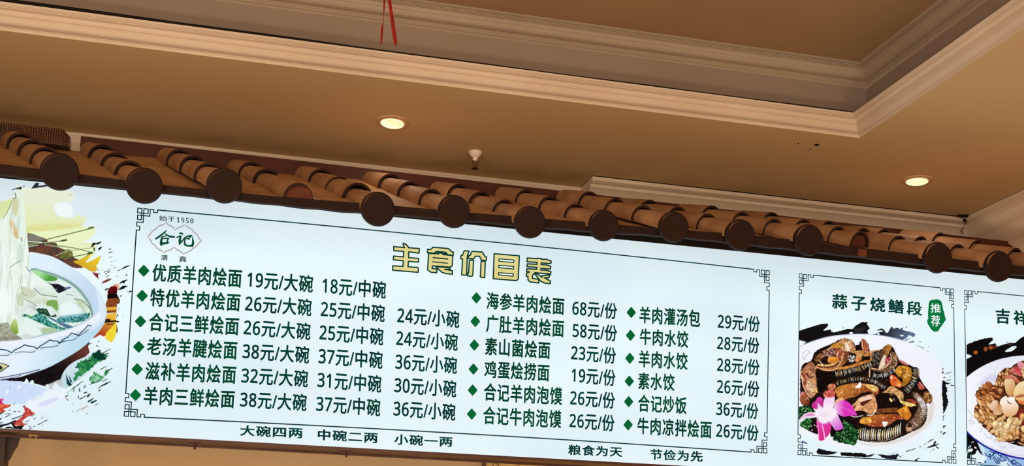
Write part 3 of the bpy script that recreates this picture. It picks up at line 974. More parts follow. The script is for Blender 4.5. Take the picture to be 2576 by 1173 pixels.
em = flat('emblem', ribbon_polys([F_(*p) for p in emb], wd, True), INK['grey'], sign, 2)
hj = [
 ([(655, 425), (600, 475), (530, 530), (470, 575), (435, 595)], [16, 26, 28, 30, 26]),
 ([(615, 462), (665, 510), (730, 548), (790, 552), (830, 560)], [12, 20, 30, 34, 22]),
 ([(560, 552), (620, 540), (690, 525)], [16, 20, 16]),
 ([(565, 560), (552, 620), (548, 690), (552, 725)], [26, 34, 46, 34]),
 ([(575, 595), (640, 585), (705, 592)], [18, 20, 22]),
 ([(700, 592), (680, 630), (670, 680)], [24, 22, 24]),
 ([(560, 700), (620, 690), (680, 685), (712, 668)], [40, 34, 32, 14]),
 ([(935, 480), (975, 480), (1010, 500)], [20, 34, 18]),
 ([(870, 570), (920, 548), (965, 540)], [16, 22, 26]),
 ([(955, 550), (940, 610), (938, 660), (935, 710)], [30, 36, 40, 16]),
 ([(935, 710), (990, 640), (1060, 560)], [22, 26, 20]),
 ([(1040, 575), (1110, 540), (1190, 530)], [22, 26, 26]),
 ([(1190, 530), (1150, 570), (1120, 600)], [22, 22, 20]),
 ([(1080, 592), (1120, 590), (1145, 612)], [18, 26, 14]),
 ([(1055, 600), (1040, 660), (1045, 710), (1080, 735)], [22, 26, 32, 30]),
 ([(1080, 738), (1150, 745), (1200, 738)], [28, 28, 34]),
 ([(1205, 740), (1222, 680), (1215, 610), (1210, 550)], [40, 36, 24, 10]),
]
polys = []
for path, w in hj:
    polys += ribbon_polys([F_(*p) for p in path], [x * 1.35 / 8.379 for x in w])
flat('emblem_lettering', polys, INK['green'], em, 3)
lettering('emblem_lettering', '始于', quad4(F_, 505, 845, 103, 124, 216, 238), INK['deep'], em, bold=0.012, k=3)
lettering('emblem_lettering', '1950', quad4(F_, 875, 1230, 137, 163, 248, 276), INK['deep'], em, bold=0.0, k=3, gap=1.25, digits={str(d): chr(0x1D7CE + d) for d in range(10)})
lettering('emblem_lettering', '清', quad4(F_, 540, 690, 928, 935, 1045, 1056), INK['deep'], em, bold=0.02, k=3)
lettering('emblem_lettering', '真', quad4(F_, 925, 1085, 960, 968, 1084, 1094), INK['deep'], em, bold=0.02, k=3)

# large gold title with dark green edges
G_ = crop(960, 590, 5.6)
title = {
 'zhu': [[(170, 172), (322, 186), (305, 150), (303, 124), (345, 140), (385, 188), (530, 200), (528, 265), (382, 245), (380, 328), (515, 338), (522, 342), (518, 392), (378, 380), (372, 455), (470, 465), (490, 460), (518, 475), (515, 535), (155, 505), (158, 442), (300, 452), (305, 372), (165, 358), (168, 305), (308, 318), (312, 240), (172, 230)]],
 'shi': [[(648, 208), (692, 214), (725, 180), (942, 200), (985, 242), (1012, 250), (1006, 298), (935, 288), (900, 252), (770, 240), (742, 265), (645, 258)],
         [(662, 268), (800, 275), (800, 262), (860, 264), (860, 282), (1002, 300), (996, 440), (970, 462), (770, 448), (715, 445), (712, 480), (782, 490), (775, 542), (690, 532), (648, 500)],
         [(760, 455), (880, 462), (965, 470), (965, 492), (890, 492), (998, 512), (996, 562), (900, 552), (850, 535)]],
 'jia': [[(1165, 230), (1232, 236), (1212, 290), (1205, 330), (1198, 575), (1128, 572), (1140, 345), (1112, 340), (1118, 300), (1140, 292)],
         [(1272, 238), (1420, 250), (1455, 310), (1478, 318), (1474, 370), (1405, 362), (1380, 308), (1320, 308), (1298, 345), (1222, 340), (1226, 298), (1250, 292)],
         [(1236, 362), (1295, 364), (1285, 575), (1272, 592), (1212, 585), (1215, 545), (1226, 540)],
         [(1402, 376), (1460, 380), (1452, 610), (1390, 600)]],
 'mu': [[(1585, 272), (1940, 302), (1925, 630), (1900, 652), (1572, 625)]],
 'biao': [[(2052, 332), (2195, 342), (2195, 335), (2250, 340), (2250, 350), (2325, 352), (2390, 378), (2382, 412), (2250, 402), (2248, 425), (2330, 432), (2382, 450), (2378, 490), (2245, 478), (2242, 502), (2320, 505), (2385, 525), (2380, 560), (2300, 552), (2160, 540), (2128, 575), (2125, 622), (2212, 632), (2215, 685), (2090, 670), (2062, 640), (2062, 592), (2038, 590), (2042, 545), (2085, 530), (2040, 518), (2045, 485), (2185, 490), (2188, 465), (2048, 455), (2052, 415), (2188, 422), (2190, 395), (2048, 385)],
          [(2155, 555), (2200, 560), (2260, 605), (2262, 582), (2372, 570), (2355, 612), (2295, 612), (2380, 660), (2376, 695), (2300, 688), (2240, 660)]],
}
holes = [[(718, 318), (940, 338), (938, 356), (718, 336)], [(712, 378), (934, 400), (932, 414), (712, 394)],
         [(770, 248), (820, 254), (800, 262), (760, 262)], [(865, 262), (900, 262), (915, 280), (870, 276)]]
whites = [[(1655, 345), (1865, 362), (1862, 396), (1650, 378)], [(1652, 435), (1860, 454), (1856, 488), (1648, 468)], [(1648, 540), (1856, 556), (1852, 590), (1645, 570)]]
edge_polys, gold_polys = [], []
for g in title.values():
    for pl in g:
        pp = [G_(*p) for p in pl]
        edge_polys += ribbon_polys(pp, 3.4, True)
        gold_polys.append(pp)
for g in whites:
    edge_polys += ribbon_polys([G_(*p) for p in g], 2.6, True)
tt = flat('title_lettering', edge_polys, INK['deep'], sign, 3)
# the same outlines triangulated for the gold fill
def fill(name, polys, mat, parent, k):
    bm = bmesh.new()
    for pl in polys:
        vs = [bm.verts.new(tuple(on_sign(u, v, k))) for u, v in pl]
        for tri in tessellate_polygon([[Vector((u, v, 0)) for u, v in pl]]):
            bm.faces.new([vs[i] for i in tri])
    me = bpy.data.meshes.new(name)
    bm.to_mesh(me)
    bm.free()
    me.materials.append(mat)
    o = bpy.data.objects.new(name, me)
    COL.objects.link(o)
    o.parent = parent
    o.matrix_parent_inverse = parent.matrix_world.inverted()
    return o
fill('gold_fill', gold_polys, INK['gold'], tt, 2)
fill('white_gap', [[G_(*p) for p in h] for h in whites], INK['white'], tt, 2.5)
flat('inner_line', [[G_(*p) for p in h] for h in holes] + [q for w_ in whites for q in ribbon_polys([G_(*p) for p in w_], 1.8, True)], INK['deep'], tt, 4)

# fret-cornered border lines
def border(c_tl, c_tr, c_br, c_bl, bow=(0, 0), lw=2.7, right=True, sx=1.0):
    TLp, TRp, BRp, BLp = [np.array(on_sign(u, v, 1)) for u, v in (c_tl, c_tr, c_br, c_bl)]
    U = 0.00147
    polys = []
    def line(path, w):
        n = len(path)
        w2 = w / 2
        for i in range(n - 1):
            p, q = np.array(path[i]), np.array(path[i + 1])
            d = q - p
            L = np.linalg.norm(d) or 1
            d = d / L
            nrm = np.array([-d[1], d[0]]) * w2
            e = d * w2
            polys.append([p - e + nrm, q + e + nrm, q + e - nrm, p - e - nrm])
    XZ = lambda p: np.array([p[0], p[2]])
    w = lw / FPX * 4.72
    def corner(P, sxn, szn):
        f = lambda x, y: (P[0] + sxn * x * U * sx, P[1] + szn * y * U)
        L = lambda pts: line([f(x, y) for x, y in pts], w * 0.9)
        L([(0, 0), (9.8, 0), (9.8, 28.6), (1, 28.6), (0.5, 17.7), (29.6, 17.7), (29.6, 0), (38, 0), (38, 7), (47, 7), (47, 0)])
        L([(0, 0), (0, 11.7), (24.8, 11.7), (24.8, 0), (14.6, 0), (14.6, 35.2), (0, 35.2), (0, 45.5), (7.5, 45.5), (7.5, 55.5), (0, 55.5)])
        return f(47, 0), f(0, 55.5)
    a1, a2 = corner(XZ(TLp), 1, -1)
    d1, d2 = corner(XZ(BLp), 1, 1)
    b1, b2 = corner(XZ(TRp), -1, -1)
    c1, c2 = corner(XZ(BRp), -1, 1)
    def bowed(p, q, bw):
        out = []
        for i in range(13):
            t = i / 12
            out.append((p[0] + (q[0] - p[0]) * t, p[1] + (q[1] - p[1]) * t + bw * 4 * t * (1 - t)))
        return out
    line(bowed(a1, b1, bow[0]), w * 1.1)
    line(bowed(d1, c1, bow[1]), w * 1.1)
    line([a2, d2], w)
    line([b2, c2], w)
    mb = MB()
    for pl in polys:
        mb.add([(p[0], SY - SGN, p[1]) for p in pl], [(0, 1, 2, 3)])
    me = bpy.data.meshes.new('border_line')
    me.from_pydata(mb.v, [], mb.f)
    me.materials.append(INK['line'])
    o = bpy.data.objects.new('border_line', me)
    COL.objects.link(o)
    o.parent = sign
    o.matrix_parent_inverse = sign.matrix_world.inverted()
    return o
border((346.8, 523.8), (1935.4, 681.7), (1929.2, 1140.4), (312.4, 1047.4), (0.0055, 0.0075))
P2 = [(2010.7, 689.2), (2398.6, 727.7), (2405, 1166.4), (2007.4, 1144.4)]
border(*P2, lw=2.4, sx=0.92)
p3a, p3b = on_sign(2426.1, 730.7), on_sign(2433.6, 1168.7)
wid = float(on_sign(*P2[1])[0] - on_sign(*P2[0])[0])
def inv(p):
    c = CM @ (np.array(p, float) - EYE)
    return (PX + FPX * c[0] / c[2], PY + FPX * c[1] / c[2])
dw = min(wid, SX1 - 0.02 - float(p3a[0]))
border((2426.1, 730.7), inv(p3a + np.array([dw, 0, 0])), inv(p3b + np.array([dw, 0, 0])), (2433.6, 1168.7), lw=2.4, sx=0.92)

# dish titles and the green seal
H_ = crop(2080, 720, 7.806)
for ch, (l, r, t0, t1, b0, b1) in {'蒜': (100, 405, 148, 172, 440, 462), '子': (478, 780, 195, 215, 478, 490), '烧': (845, 1148, 218, 245, 490, 520), '鳝': (1203, 1512, 250, 280, 528, 550), '段': (1568, 1872, 290, 312, 562, 588)}.items():
    lettering('dish_title', ch, quad4(H_, l, r, t0, t1, b0, b1), INK['deep'], sign, bold=0.03)
I_ = crop(2410, 720, 5.586)
for ch, (l, r, t0, t1, b0, b1) in {'吉': (528, 730, 312, 322, 525, 538), '祥': (780, 985, 335, 350, 540, 556)}.items():
    lettering('dish_title', ch, quad4(I_, l, r, t0, t1, b0, b1), INK['deep'], sign, bold=0.03)
seal = [(2020, 290), (2065, 270), (2110, 272), (2140, 258), (2205, 268), (2245, 300), (2262, 345), (2275, 400), (2285, 470), (2300, 500), (2312, 560), (2322, 610), (2338, 650), (2320, 690), (2290, 730), (2260, 775), (2225, 820), (2200, 865), (2180, 890), (2120, 900), (2080, 880), (2040, 840), (2010, 790), (1980, 740), (1970, 690), (1980, 655), (1992, 640), (1985, 560), (1990, 480), (1998, 400), (2002, 340)]
so = fill('seal', [[H_(*p) for p in seal]], INK['seal'], sign, 1)
lettering('seal_lettering', '推', quad4(H_, 2035, 2240, 335, 348, 520, 530), INK['white'], so, bold=0.012, k=3)
lettering('seal_lettering', '荐', quad4(H_, 2042, 2225, 565, 580, 785, 798), INK['white'], so, bold=0.012, k=3)

# small latches under the frame
def latch(u, kind):
    p = at_y(u, 1095, SY + 0.06)
    x = float(p[0])
    z = SZ0 - 0.010
    b = MB()
    if kind == 0:
        b.box((x - 0.016, SY + 0.05, z - 0.004), (x + 0.016, SY + 0.075, z))
        b.tube([(x - 0.010, SY + 0.06, z), (x - 0.008, SY + 0.06, z - 0.020), (x - 0.003, SY + 0.06, z - 0.024), (x + 0.003, SY + 0.06, z - 0.024), (x + 0.008, SY + 0.06, z - 0.020), (x + 0.010, SY + 0.06, z)], 0.0018, 8)
        return b.build('latch', M['cream_metal'], sign)
    b.box((x - 0.025, SY + 0.05, z - 0.004), (x + 0.025, SY + 0.085, z))
    b.tube([(x, SY + 0.065, z), (x, SY + 0.065, z - 0.018), (x + 0.001, SY + 0.065, z - 0.020)], 0.0045, 10)
    return b.build('latch', M['bronze'], sign)
latch(84, 0)
latch(492, 1)
latch(874, 1)

# ------------------------------------------------------------------ printed food pictures (inks mixed per point of the sheet)
SHEET = (233, 247, 251)

class Print:
    def __init__(s, x0, y0, x1, y1, seed=1, ss=2):
        s.x0, s.y0, s.x1, s.y1, s.ss = x0, y0, x1, y1, ss
        s.w, s.h = (x1 - x0) * ss, (y1 - y0) * ss
        xs = x0 + (np.arange(s.w) + 0.5) / ss
        ys = y0 + (np.arange(s.h) + 0.5) / ss
        s.X, s.Y = np.meshgrid(xs, ys)
        s.c = np.ones((s.h, s.w, 3)) * np.array(SHEET, float)
        s.a = np.zeros((s.h, s.w))
        s.seed = seed

    def mirrored(s, xm, side):
        """carries the picture on past the photographed part by turning it over at xm"""
        k = (xm - s.x0) * s.ss
        if side < 0:
            s.c = np.concatenate([s.c[:, k:][:, ::-1], s.c[:, k:]], 1)
            s.a = np.concatenate([s.a[:, k:][:, ::-1], s.a[:, k:]], 1)
            s.x0 = xm - (s.w - k) // s.ss
        else:
            s.c = np.concatenate([s.c[:, :k], s.c[:, :k][:, ::-1]], 1)
            s.a = np.concatenate([s.a[:, :k], s.a[:, :k][:, ::-1]], 1)
        s.w = s.c.shape[1]
        return s

    def noise(s, scale, seed=0, ax=1.0, ay=1.0, rot=0.0, sub=None):
        X, Y = (s.X, s.Y) if sub is None else (s.X[sub], s.Y[sub])
        c_, s_ = math.cos(rot), math.sin(rot)
        u, v = (X * c_ + Y * s_) / (scale * ax), (-X * s_ + Y * c_) / (scale * ay)
        r = np.random.RandomState(s.seed * 97 + seed)
        g = r.rand(128, 128)
        i, j = np.floor(u).astype(int), np.floor(v).astype(int)
        fu, fv = u - i, v - j
        fu, fv = fu * fu * (3 - 2 * fu), fv * fv * (3 - 2 * fv)
        q = lambda a, b: g[(j + b) % 128, (i + a) % 128]
        return (q(0, 0) * (1 - fu) + q(1, 0) * fu) * (1 - fv) + (q(0, 1) * (1 - fu) + q(1, 1) * fu) * fv

    def win(s, x0, y0, x1, y1):
        a = max(0, int((x0 - s.x0) * s.ss)); b = min(s.w, int((x1 - s.x0) * s.ss) + 2)
        c = max(0, int((y0 - s.y0) * s.ss)); d = min(s.h, int((y1 - s.y0) * s.ss) + 2)
        return (slice(c, max(c, d)), slice(a, max(a, b)))

    @staticmethod
    def smooth(pts, n=6):
        P = [np.array(p, float) for p in pts]
        out = []
        m = len(P)
        for i in range(m):
            p0, p1, p2, p3 = P[i - 1], P[i], P[(i + 1) % m], P[(i + 2) % m]
            for k in range(n):
                t = k / n
                out.append(0.5 * (2 * p1 + (p2 - p0) * t + (2 * p0 - 5 * p1 + 4 * p2 - p3) * t * t + (3 * p1 - p0 - 3 * p2 + p3) * t ** 3))
        return out

    def mask(s, pts, rag=0.0, rs=4.0, pad=4, seed=5):
        x = [p[0] for p in pts]; y = [p[1] for p in pts]
        w = s.win(min(x) - pad - rag, min(y) - pad - rag, max(x) + pad + rag, max(y) + pad + rag)
        X, Y = s.X[w], s.Y[w]
        if rag:
            X = X + (s.noise(rs, seed, sub=w) - 0.5) * 2 * rag
            Y = Y + (s.noise(rs, seed + 1, sub=w) - 0.5) * 2 * rag
        ins = np.zeros(X.shape, bool)
        n = len(pts)
        for i in range(n):
            (xa, ya), (xb, yb) = pts[i], pts[(i + 1) % n]
            if ya == yb:
                continue
            cond = ((ya > Y) != (yb > Y))
            ins ^= cond & (X < (xb - xa) * (Y - ya) / (yb - ya) + xa)
        return w, ins.astype(float)

    @staticmethod
    def blur(m, r):
        for _ in range(2):
            for ax in (0, 1):
                k = int(r)
                if k < 1:
                    continue
                c = np.cumsum(np.pad(m, [(k + 1, k) if a == ax else (0, 0) for a in (0, 1)], mode='edge'), axis=ax)
                n = m.shape[ax]
                hi = np.take(c, np.arange(2 * k + 1, 2 * k + 1 + n), axis=ax)
                lo_ = np.take(c, np.arange(0, n), axis=ax)
                m = (hi - lo_) / (2 * k + 1)
        return m

    def put(s, w, m, col, al=1.0):
        m = m * al
        c = np.array(col, float)
        s.c[w] = s.c[w] * (1 - m[..., None]) + c * m[..., None]
        if np.ndim(col) == 1 and tuple(col) == SHEET:
            s.a[w] = s.a[w] * (1 - m)
        else:
            s.a[w] = np.maximum(s.a[w], m)

    def poly(s, pts, col, al=1.0, soft=0, rag=0.0, rs=4.0, sm=True, c2=None, gx=None, nz=None, seed=5):
        """col to c2 along the direction gx=(xa,ya,xb,yb); nz=(scale, amount[, colour])"""
        if sm and len(pts) > 2:
            pts = s.smooth(pts)
        w, m = s.mask(pts, rag, rs, pad=4 + soft * 2, seed=seed)
        if m.size == 0:
            return
        if soft:
            m = s.blur(m, soft * s.ss)
        c = np.ones(m.shape + (3,)) * np.array(col, float)
        if c2 is not None:
            xa, ya, xb, yb = gx
            t = ((s.X[w] - xa) * (xb - xa) + (s.Y[w] - ya) * (yb - ya)) / ((xb - xa) ** 2 + (yb - ya) ** 2)
            t = np.clip(t, 0, 1)[..., None]
            c = c * (1 - t) + np.array(c2, float) * t
        if nz:
            t = (s.noise(nz[0], seed + 20, sub=w) * 0.6 + s.noise(nz[0] * 0.4, seed + 21, sub=w) * 0.4)
            if len(nz) > 2:
                t = np.clip((t - 0.5) * 4 + 0.5, 0, 1)[..., None] * nz[1]
                c = c * (1 - t) + np.array(nz[2], float) * t
            else:
                c = c + (t[..., None] - 0.5) * 2 * nz[1]
        if tuple(col) == SHEET and c2 is None:
            s.put(w, m, SHEET, al)
        else:
            s.put(w, m, np.clip(c, 0, 255), al)

    def ell(s, cx, cy, rx, ry, col, rot=0.0, al=1.0, soft=0, **k):
        c_, s_ = math.cos(rot), math.sin(rot)
        pts = [(cx + rx * math.cos(t) * c_ - ry * math.sin(t) * s_, cy + rx * math.cos(t) * s_ + ry * math.sin(t) * c_) for t in [2 * math.pi * i / 22 for i in range(22)]]
        s.poly(pts, col, al, soft, sm=False, **k)

    def line(s, path, wd, col, al=1.0, sm=True, soft=0):
        P = [np.array(p, float) for p in path]
        n = len(P)
        ws = wd if isinstance(wd, (list, tuple)) else [wd] * n
        if sm and n > 2:
            Q, Wq = [], []
            for i in range(n - 1):
                p0, p1, p2, p3 = P[max(i - 1, 0)], P[i], P[i + 1], P[min(i + 2, n - 1)]
                for k in range(6):
                    t = k / 6
                    Q.append(0.5 * (2 * p1 + (p2 - p0) * t + (2 * p0 - 5 * p1 + 4 * p2 - p3) * t * t + (3 * p1 - p0 - 3 * p2 + p3) * t ** 3))
                    Wq.append(ws[i] + (ws[i + 1] - ws[i]) * t)
            Q.append(P[-1]); Wq.append(ws[-1])
            P, ws = Q, Wq
        mw2 = max(ws)
        xs_, ys_ = [p[0] for p in P], [p[1] for p in P]
        w = s.win(min(xs_) - mw2 - 2 - 2 * soft, min(ys_) - mw2 - 2 - 2 * soft, max(xs_) + mw2 + 2 + 2 * soft, max(ys_) + mw2 + 2 + 2 * soft)
        X, Y = s.X[w], s.Y[w]
        if X.size == 0:
            return
        m = np.zeros(X.shape)
        for i in range(len(P) - 1):
            a, b = P[i], P[i + 1]
            d = b - a
            L2 = d @ d or 1e-9
            t = np.clip(((X - a[0]) * d[0] + (Y - a[1]) * d[1]) / L2, 0, 1)
            dist = np.hypot(X - a[0] - t * d[0], Y - a[1] - t * d[1])
            r = (ws[i] + (ws[i + 1] - ws[i]) * t) / 2
            m = np.maximum(m, np.clip((r - dist) * s.ss + 0.5, 0, 1))
        if soft:
            m = s.blur(m, soft * s.ss)
        s.put(w, m, col, al)

    def ribs(s, path, half, n, cols, wd=1.6, seed=0, fill=0.8, dark=None):
        """cross strokes along a path (the ridged skin of the eel slices)"""
        r = random.Random(seed)
        P = [np.array(p, float) for p in path]
        seg = [np.linalg.norm(P[i + 1] - P[i]) for i in range(len(P) - 1)]
        tot = sum(seg)
        for k in range(n):
            t = tot * (k + 0.5 + r.uniform(-0.25, 0.25)) / n
            i = 0
            while i < len(seg) - 1 and t > seg[i]:
                t -= seg[i]; i += 1
            d = (P[i + 1] - P[i]) / (seg[i] or 1)
            c = P[i] + d * t
            nn = np.array([-d[1], d[0]])
            h0, h1 = half * r.uniform(0.5, 1) * fill, half * r.uniform(0.5, 1) * fill
            bend = d * r.uniform(-1.5, 1.5)
            s.line([c - nn * h0, c + bend, c + nn * h1], [wd * 0.4, wd * r.uniform(0.7, 1.3), wd * 0.4], r.choice(cols), r.uniform(0.75, 1))

    def lumps(s, region, n, cols, r0, r1, seed=0, asp=(0.45, 0.8), edge=None, rot=None):
        """overlapping rounded bits inside a region"""
        r = random.Random(seed)
        pts = s.smooth(region)
        xs_, ys_ = [p[0] for p in pts], [p[1] for p in pts]
        def inside(x, y):
            c = False
            m = len(pts)
            for i in range(m):
                (xa, ya), (xb, yb) = pts[i], pts[(i + 1) % m]
                if (ya > y) != (yb > y) and x < (xb - xa) * (y - ya) / (yb - ya) + xa:
                    c = not c
            return c
        k = 0
        tries = 0
        while k < n and tries < n * 30:
            tries += 1
            x, y = r.uniform(min(xs_), max(xs_)), r.uniform(min(ys_), max(ys_))
            if not inside(x, y):
                continue
            k += 1
            a = r.uniform(r0, r1)
            b = a * r.uniform(*asp)
            ro = r.uniform(0, 3.14) if rot is None else rot + r.uniform(-0.5, 0.5)
            c = r.choice(cols)
            if edge is not None:
                s.ell(x + 0.5, y + 0.7, a + 0.9, b + 0.9, edge, ro, 0.85)
            s.ell(x, y, a, b, c, ro)
            lt = tuple(min(255, v * 1.16 + 14) for v in c)
            s.ell(x - 0.25 * a * math.cos(ro), y - 0.3 * b, a * 0.5, b * 0.45, lt, ro, 0.7)

    def splat(s, marks, f, col=(22, 24, 26)):
        for m in marks:
            s.line([f(*p) for p in m[1:]], [m[0], m[0] * 0.8] if len(m) == 3 else [m[0] * 0.4] + [m[0]] * (len(m) - 3) + [m[0] * 0.3], col)

def cr_(ox, oy, sc):
    def f(x, y):
        return (ox + x / sc, oy + y / sc)
    def fl(pts):
        return [f(*p) for p in pts]
    f.l = fl
    return f

def paint_noodles():
    c = Print(-110, 446, 336, 1092, seed=3)
    A1 = cr_(0, 450, 6.9); A2 = cr_(0, 600, 6.9); A3 = cr_(0, 750, 6.9); A4 = cr_(0, 910, 6.517)
    A6 = cr_(150, 610, 6.174); A7 = cr_(150, 770, 6.174); A8 = cr_(130, 900, 6.173)
    # yellow green wash
    w = [(40, 482), (60, 472), (110, 472), (150, 476), (178, 482), (188, 492), (188, 503), (176, 508), (150, 512), (136, 520), (140, 532), (150, 544), (175, 548), (200, 542), (214, 546), (218, 556), (206, 572), (234, 569), (238, 580), (232, 592), (216, 606), (196, 614), (228, 610), (244, 612), (236, 640), (225, 655), (190, 660), (60, 660)]
    c.poly(w, (230, 239, 214), c2=(228, 234, 178), gx=(0, 500, 0, 572), rag=3, rs=7, soft=1)
    c.poly([(66, 572), (110, 566), (170, 564), (212, 566), (150, 578), (70, 588)], (222, 224, 150), soft=4)
    c.poly([(70, 586), (150, 580), (234, 572), (238, 586), (220, 606), (196, 616), (232, 614), (242, 618), (236, 642), (200, 650), (120, 620)], (234, 245, 196), soft=2, rag=2)
    c.poly([(-110, 560), (-20, 520), (10, 540), (0, 600), (-110, 620)], (214, 224, 170), soft=3, rag=3)
    c.poly([(138, 516), (165, 508), (178, 516), (182, 534), (160, 546), (144, 536)], (240, 249, 250), rag=4, rs=5, soft=1)
    for (x, y, r) in ((200, 532, 4), (214, 528, 5), (240, 550, 3.5), (237, 564, 2), (178, 490, 7)):
        c.ell(x, y, r, r * 0.5, (206, 216, 206), rot=-0.5, al=0.6, soft=1)
    # dark ink marks above
    c.poly(A1.l([(540, 172), (570, 130), (610, 75), (645, 62), (672, 66), (680, 92), (664, 122), (740, 112), (800, 100), (900, 110), (780, 142), (660, 156)]), (40, 46, 54), sm=False)
    c.poly(A1.l([(205, 195), (260, 160), (330, 148), (360, 142), (366, 170), (392, 214), (340, 200), (320, 180)]), (60, 64, 66), rag=1, rs=3)
    c.poly(A1.l([(330, 150), (366, 142), (385, 195), (395, 220), (342, 205)]), (22, 26, 30), rag=1, rs=3)
    c.ell(60, 469, 2.5, 1.8, (70, 74, 76))
    c.ell(0, 470, 6, 3, (206, 214, 214), al=0.7, soft=1)
    # brown table behind the bowl
    c.poly([(68, 592), (78, 587), (96, 596), (114, 600), (122, 608), (140, 612), (146, 622), (168, 630), (186, 648), (204, 656), (216, 652), (212, 664), (200, 676), (150, 664), (70, 640)], (78, 60, 56), nz=(8, 0.7, (124, 70, 48)), rag=1.5, rs=4)
    c.poly([(70, 592), (80, 589), (105, 598), (112, 604), (70, 607)], (128, 126, 114), soft=1)
    c.poly([(160, 632), (175, 628), (184, 642), (170, 652), (150, 648)], (92, 96, 44), nz=(4, 0.6, (150, 150, 90)))
    # stalks
    for path, wd, col in (([(70, 613), (104, 606), (160, 592), (234, 574)], 2.2, (86, 100, 62)), ([(70, 608), (105, 610)], 2.5, (220, 232, 206)), ([(70, 619), (110, 612), (166, 605)], 2.6, (60, 76, 44)), ([(70, 616), (100, 612), (150, 607)], 1.4, (196, 214, 176)),
                          ([(70, 621), (95, 617)], 2, (206, 220, 190)), ([(112, 613), (150, 619), (190, 625), (232, 636)], 2, (94, 118, 68)), ([(112, 616), (150, 622), (186, 627)], 1.2, (214, 226, 190)), ([(150, 651), (190, 645), (230, 637)], 2, (66, 82, 40)),
                          ([(178, 632), (206, 627), (230, 624)], 1.4, (130, 150, 96)), ([(140, 644), (162, 634), (180, 628)], 1.6, (200, 206, 160)), ([(200, 655), (216, 646), (226, 638)], 1.6, (90, 100, 40)), ([(224, 574), (235, 572)], 4, (96, 112, 66)), ([(156, 606), (167, 604)], 4, (60, 74, 34)), ([(222, 638), (232, 636)], 4.5, (60, 76, 40))):
        c.line(path, wd, col)
    # yellow and red fragments on the right
    c.poly(A6.l([(215, 300), (300, 275), (400, 225), (490, 180), (440, 260), (410, 310), (500, 280), (600, 225), (640, 215), (600, 330), (570, 365), (590, 400), (560, 450), (500, 455), (400, 405), (300, 350)]), (236, 206, 44), c2=(204, 150, 40), gx=(230, 640, 200, 690), rag=0.6)
    c.poly(A6.l([(500, 470), (580, 475), (600, 500), (605, 580), (560, 530)]), (128, 24, 30), sm=False)
    c.poly(A6.l([(505, 460), (590, 470), (585, 486), (520, 478)]), (226, 150, 130), sm=False)
    c.poly(A6.l([(640, 640), (700, 590), (790, 562), (800, 580), (740, 615)]), (120, 50, 46), rag=0.5)
    c.poly(A6.l([(840, 660), (900, 640), (930, 700), (905, 760), (880, 720)]), (232, 168, 140), rag=1)
    c.poly(A6.l([(752, 800), (750, 745), (790, 690), (850, 675), (890, 700), (895, 760), (880, 795)]), (118, 18, 20), c2=(70, 10, 14), gx=(270, 720, 275, 740))
    c.poly(A6.l([(738, 805), (885, 790), (915, 850), (938, 900), (930, 952), (890, 950), (895, 880), (740, 892)]), (26, 12, 10), sm=False)
    c.poly(A6.l([(742, 890), (820, 872), (910, 872), (915, 950), (888, 965), (885, 1002), (722, 1012)]), (138, 70, 36), nz=(6, 18))
    c.poly(A6.l([(715, 1010), (890, 998), (888, 1062), (690, 1066)]), (226, 170, 62), sm=False)
    c.poly(A6.l([(690, 1064), (885, 1052), (882, 1090), (665, 1105)]), (140, 64, 26), sm=False, nz=(5, 30))
    c.poly(A7.l([(655, 130), (890, 104), (872, 195), (885, 214), (870, 300), (700, 470), (650, 490), (500, 505), (440, 530), (560, 330)]), (236, 184, 62), c2=(170, 66, 36), gx=(285, 800, 262, 846), sm=False)
    c.poly(A7.l([(880, 250), (892, 300), (880, 430), (850, 520), (800, 582), (700, 520), (720, 420), (830, 310)]), (240, 216, 54), sm=False)
    c.poly(A7.l([(645, 130), (610, 200), (520, 400), (440, 532), (412, 528), (520, 350), (600, 200)]), (238, 190, 66), sm=False)
    c.poly(A7.l([(640, 125), (655, 150), (560, 270), (470, 370), (390, 470), (330, 540), (400, 380), (520, 260)]), (206, 190, 110), soft=1, al=0.8)
    c.line([A7(640, 150), A7(560, 270), A7(480, 350), A7(400, 420)], 1.6, (70, 60, 30))
    c.poly(A7.l([(672, 240), (690, 210), (780, 205), (800, 230), (860, 222), (880, 245), (800, 255), (700, 262)]), (44, 26, 14), rag=1, rs=2)
    c.line([A7(735, 290), A7(780, 285), A7(842, 278)], 2.5, (60, 34, 18))
    c.poly(A7.l([(885, 270), (906, 390), (878, 432), (886, 340)]), (26, 18, 16), sm=False)
    for p in ([(890, 100), (912, 40), (940, 12)], [(872, 190), (915, 150), (900, 120)], [(872, 225), (938, 240), (890, 265)]):
        c.poly(A7.l(p), (24, 20, 22), sm=False)
    # dark table below
    c.poly([(-110, 960), (0, 956), (50, 949), (110, 930), (165, 897), (205, 866), (216, 856), (226, 862), (222, 872), (226, 888), (214, 899), (186, 912), (165, 930), (154, 950), (152, 962), (118, 974), (90, 966), (50, 960), (-110, 966)], (24, 18, 20), c2=(106, 56, 44), gx=(150, 930, 205, 870), nz=(9, 8), sm=False)
    # bowl: body, foot, rim, soup
    c.poly([(-110, 866), (50, 858), (100, 850), (165, 834), (205, 820), (232, 800), (262, 780), (266, 800), (258, 822), (238, 846), (206, 876), (160, 905), (110, 930), (50, 947), (0, 955), (-110, 962)], (230, 241, 253), c2=(186, 222, 238), gx=(90, 850, 190, 900))
    c.line([(-110, 962), (0, 951), (28, 946), (60, 940), (100, 930)], 2, (26, 28, 92))
    c.line([(-110, 966), (0, 956), (30, 951), (52, 945)], 1.6, (26, 28, 92))
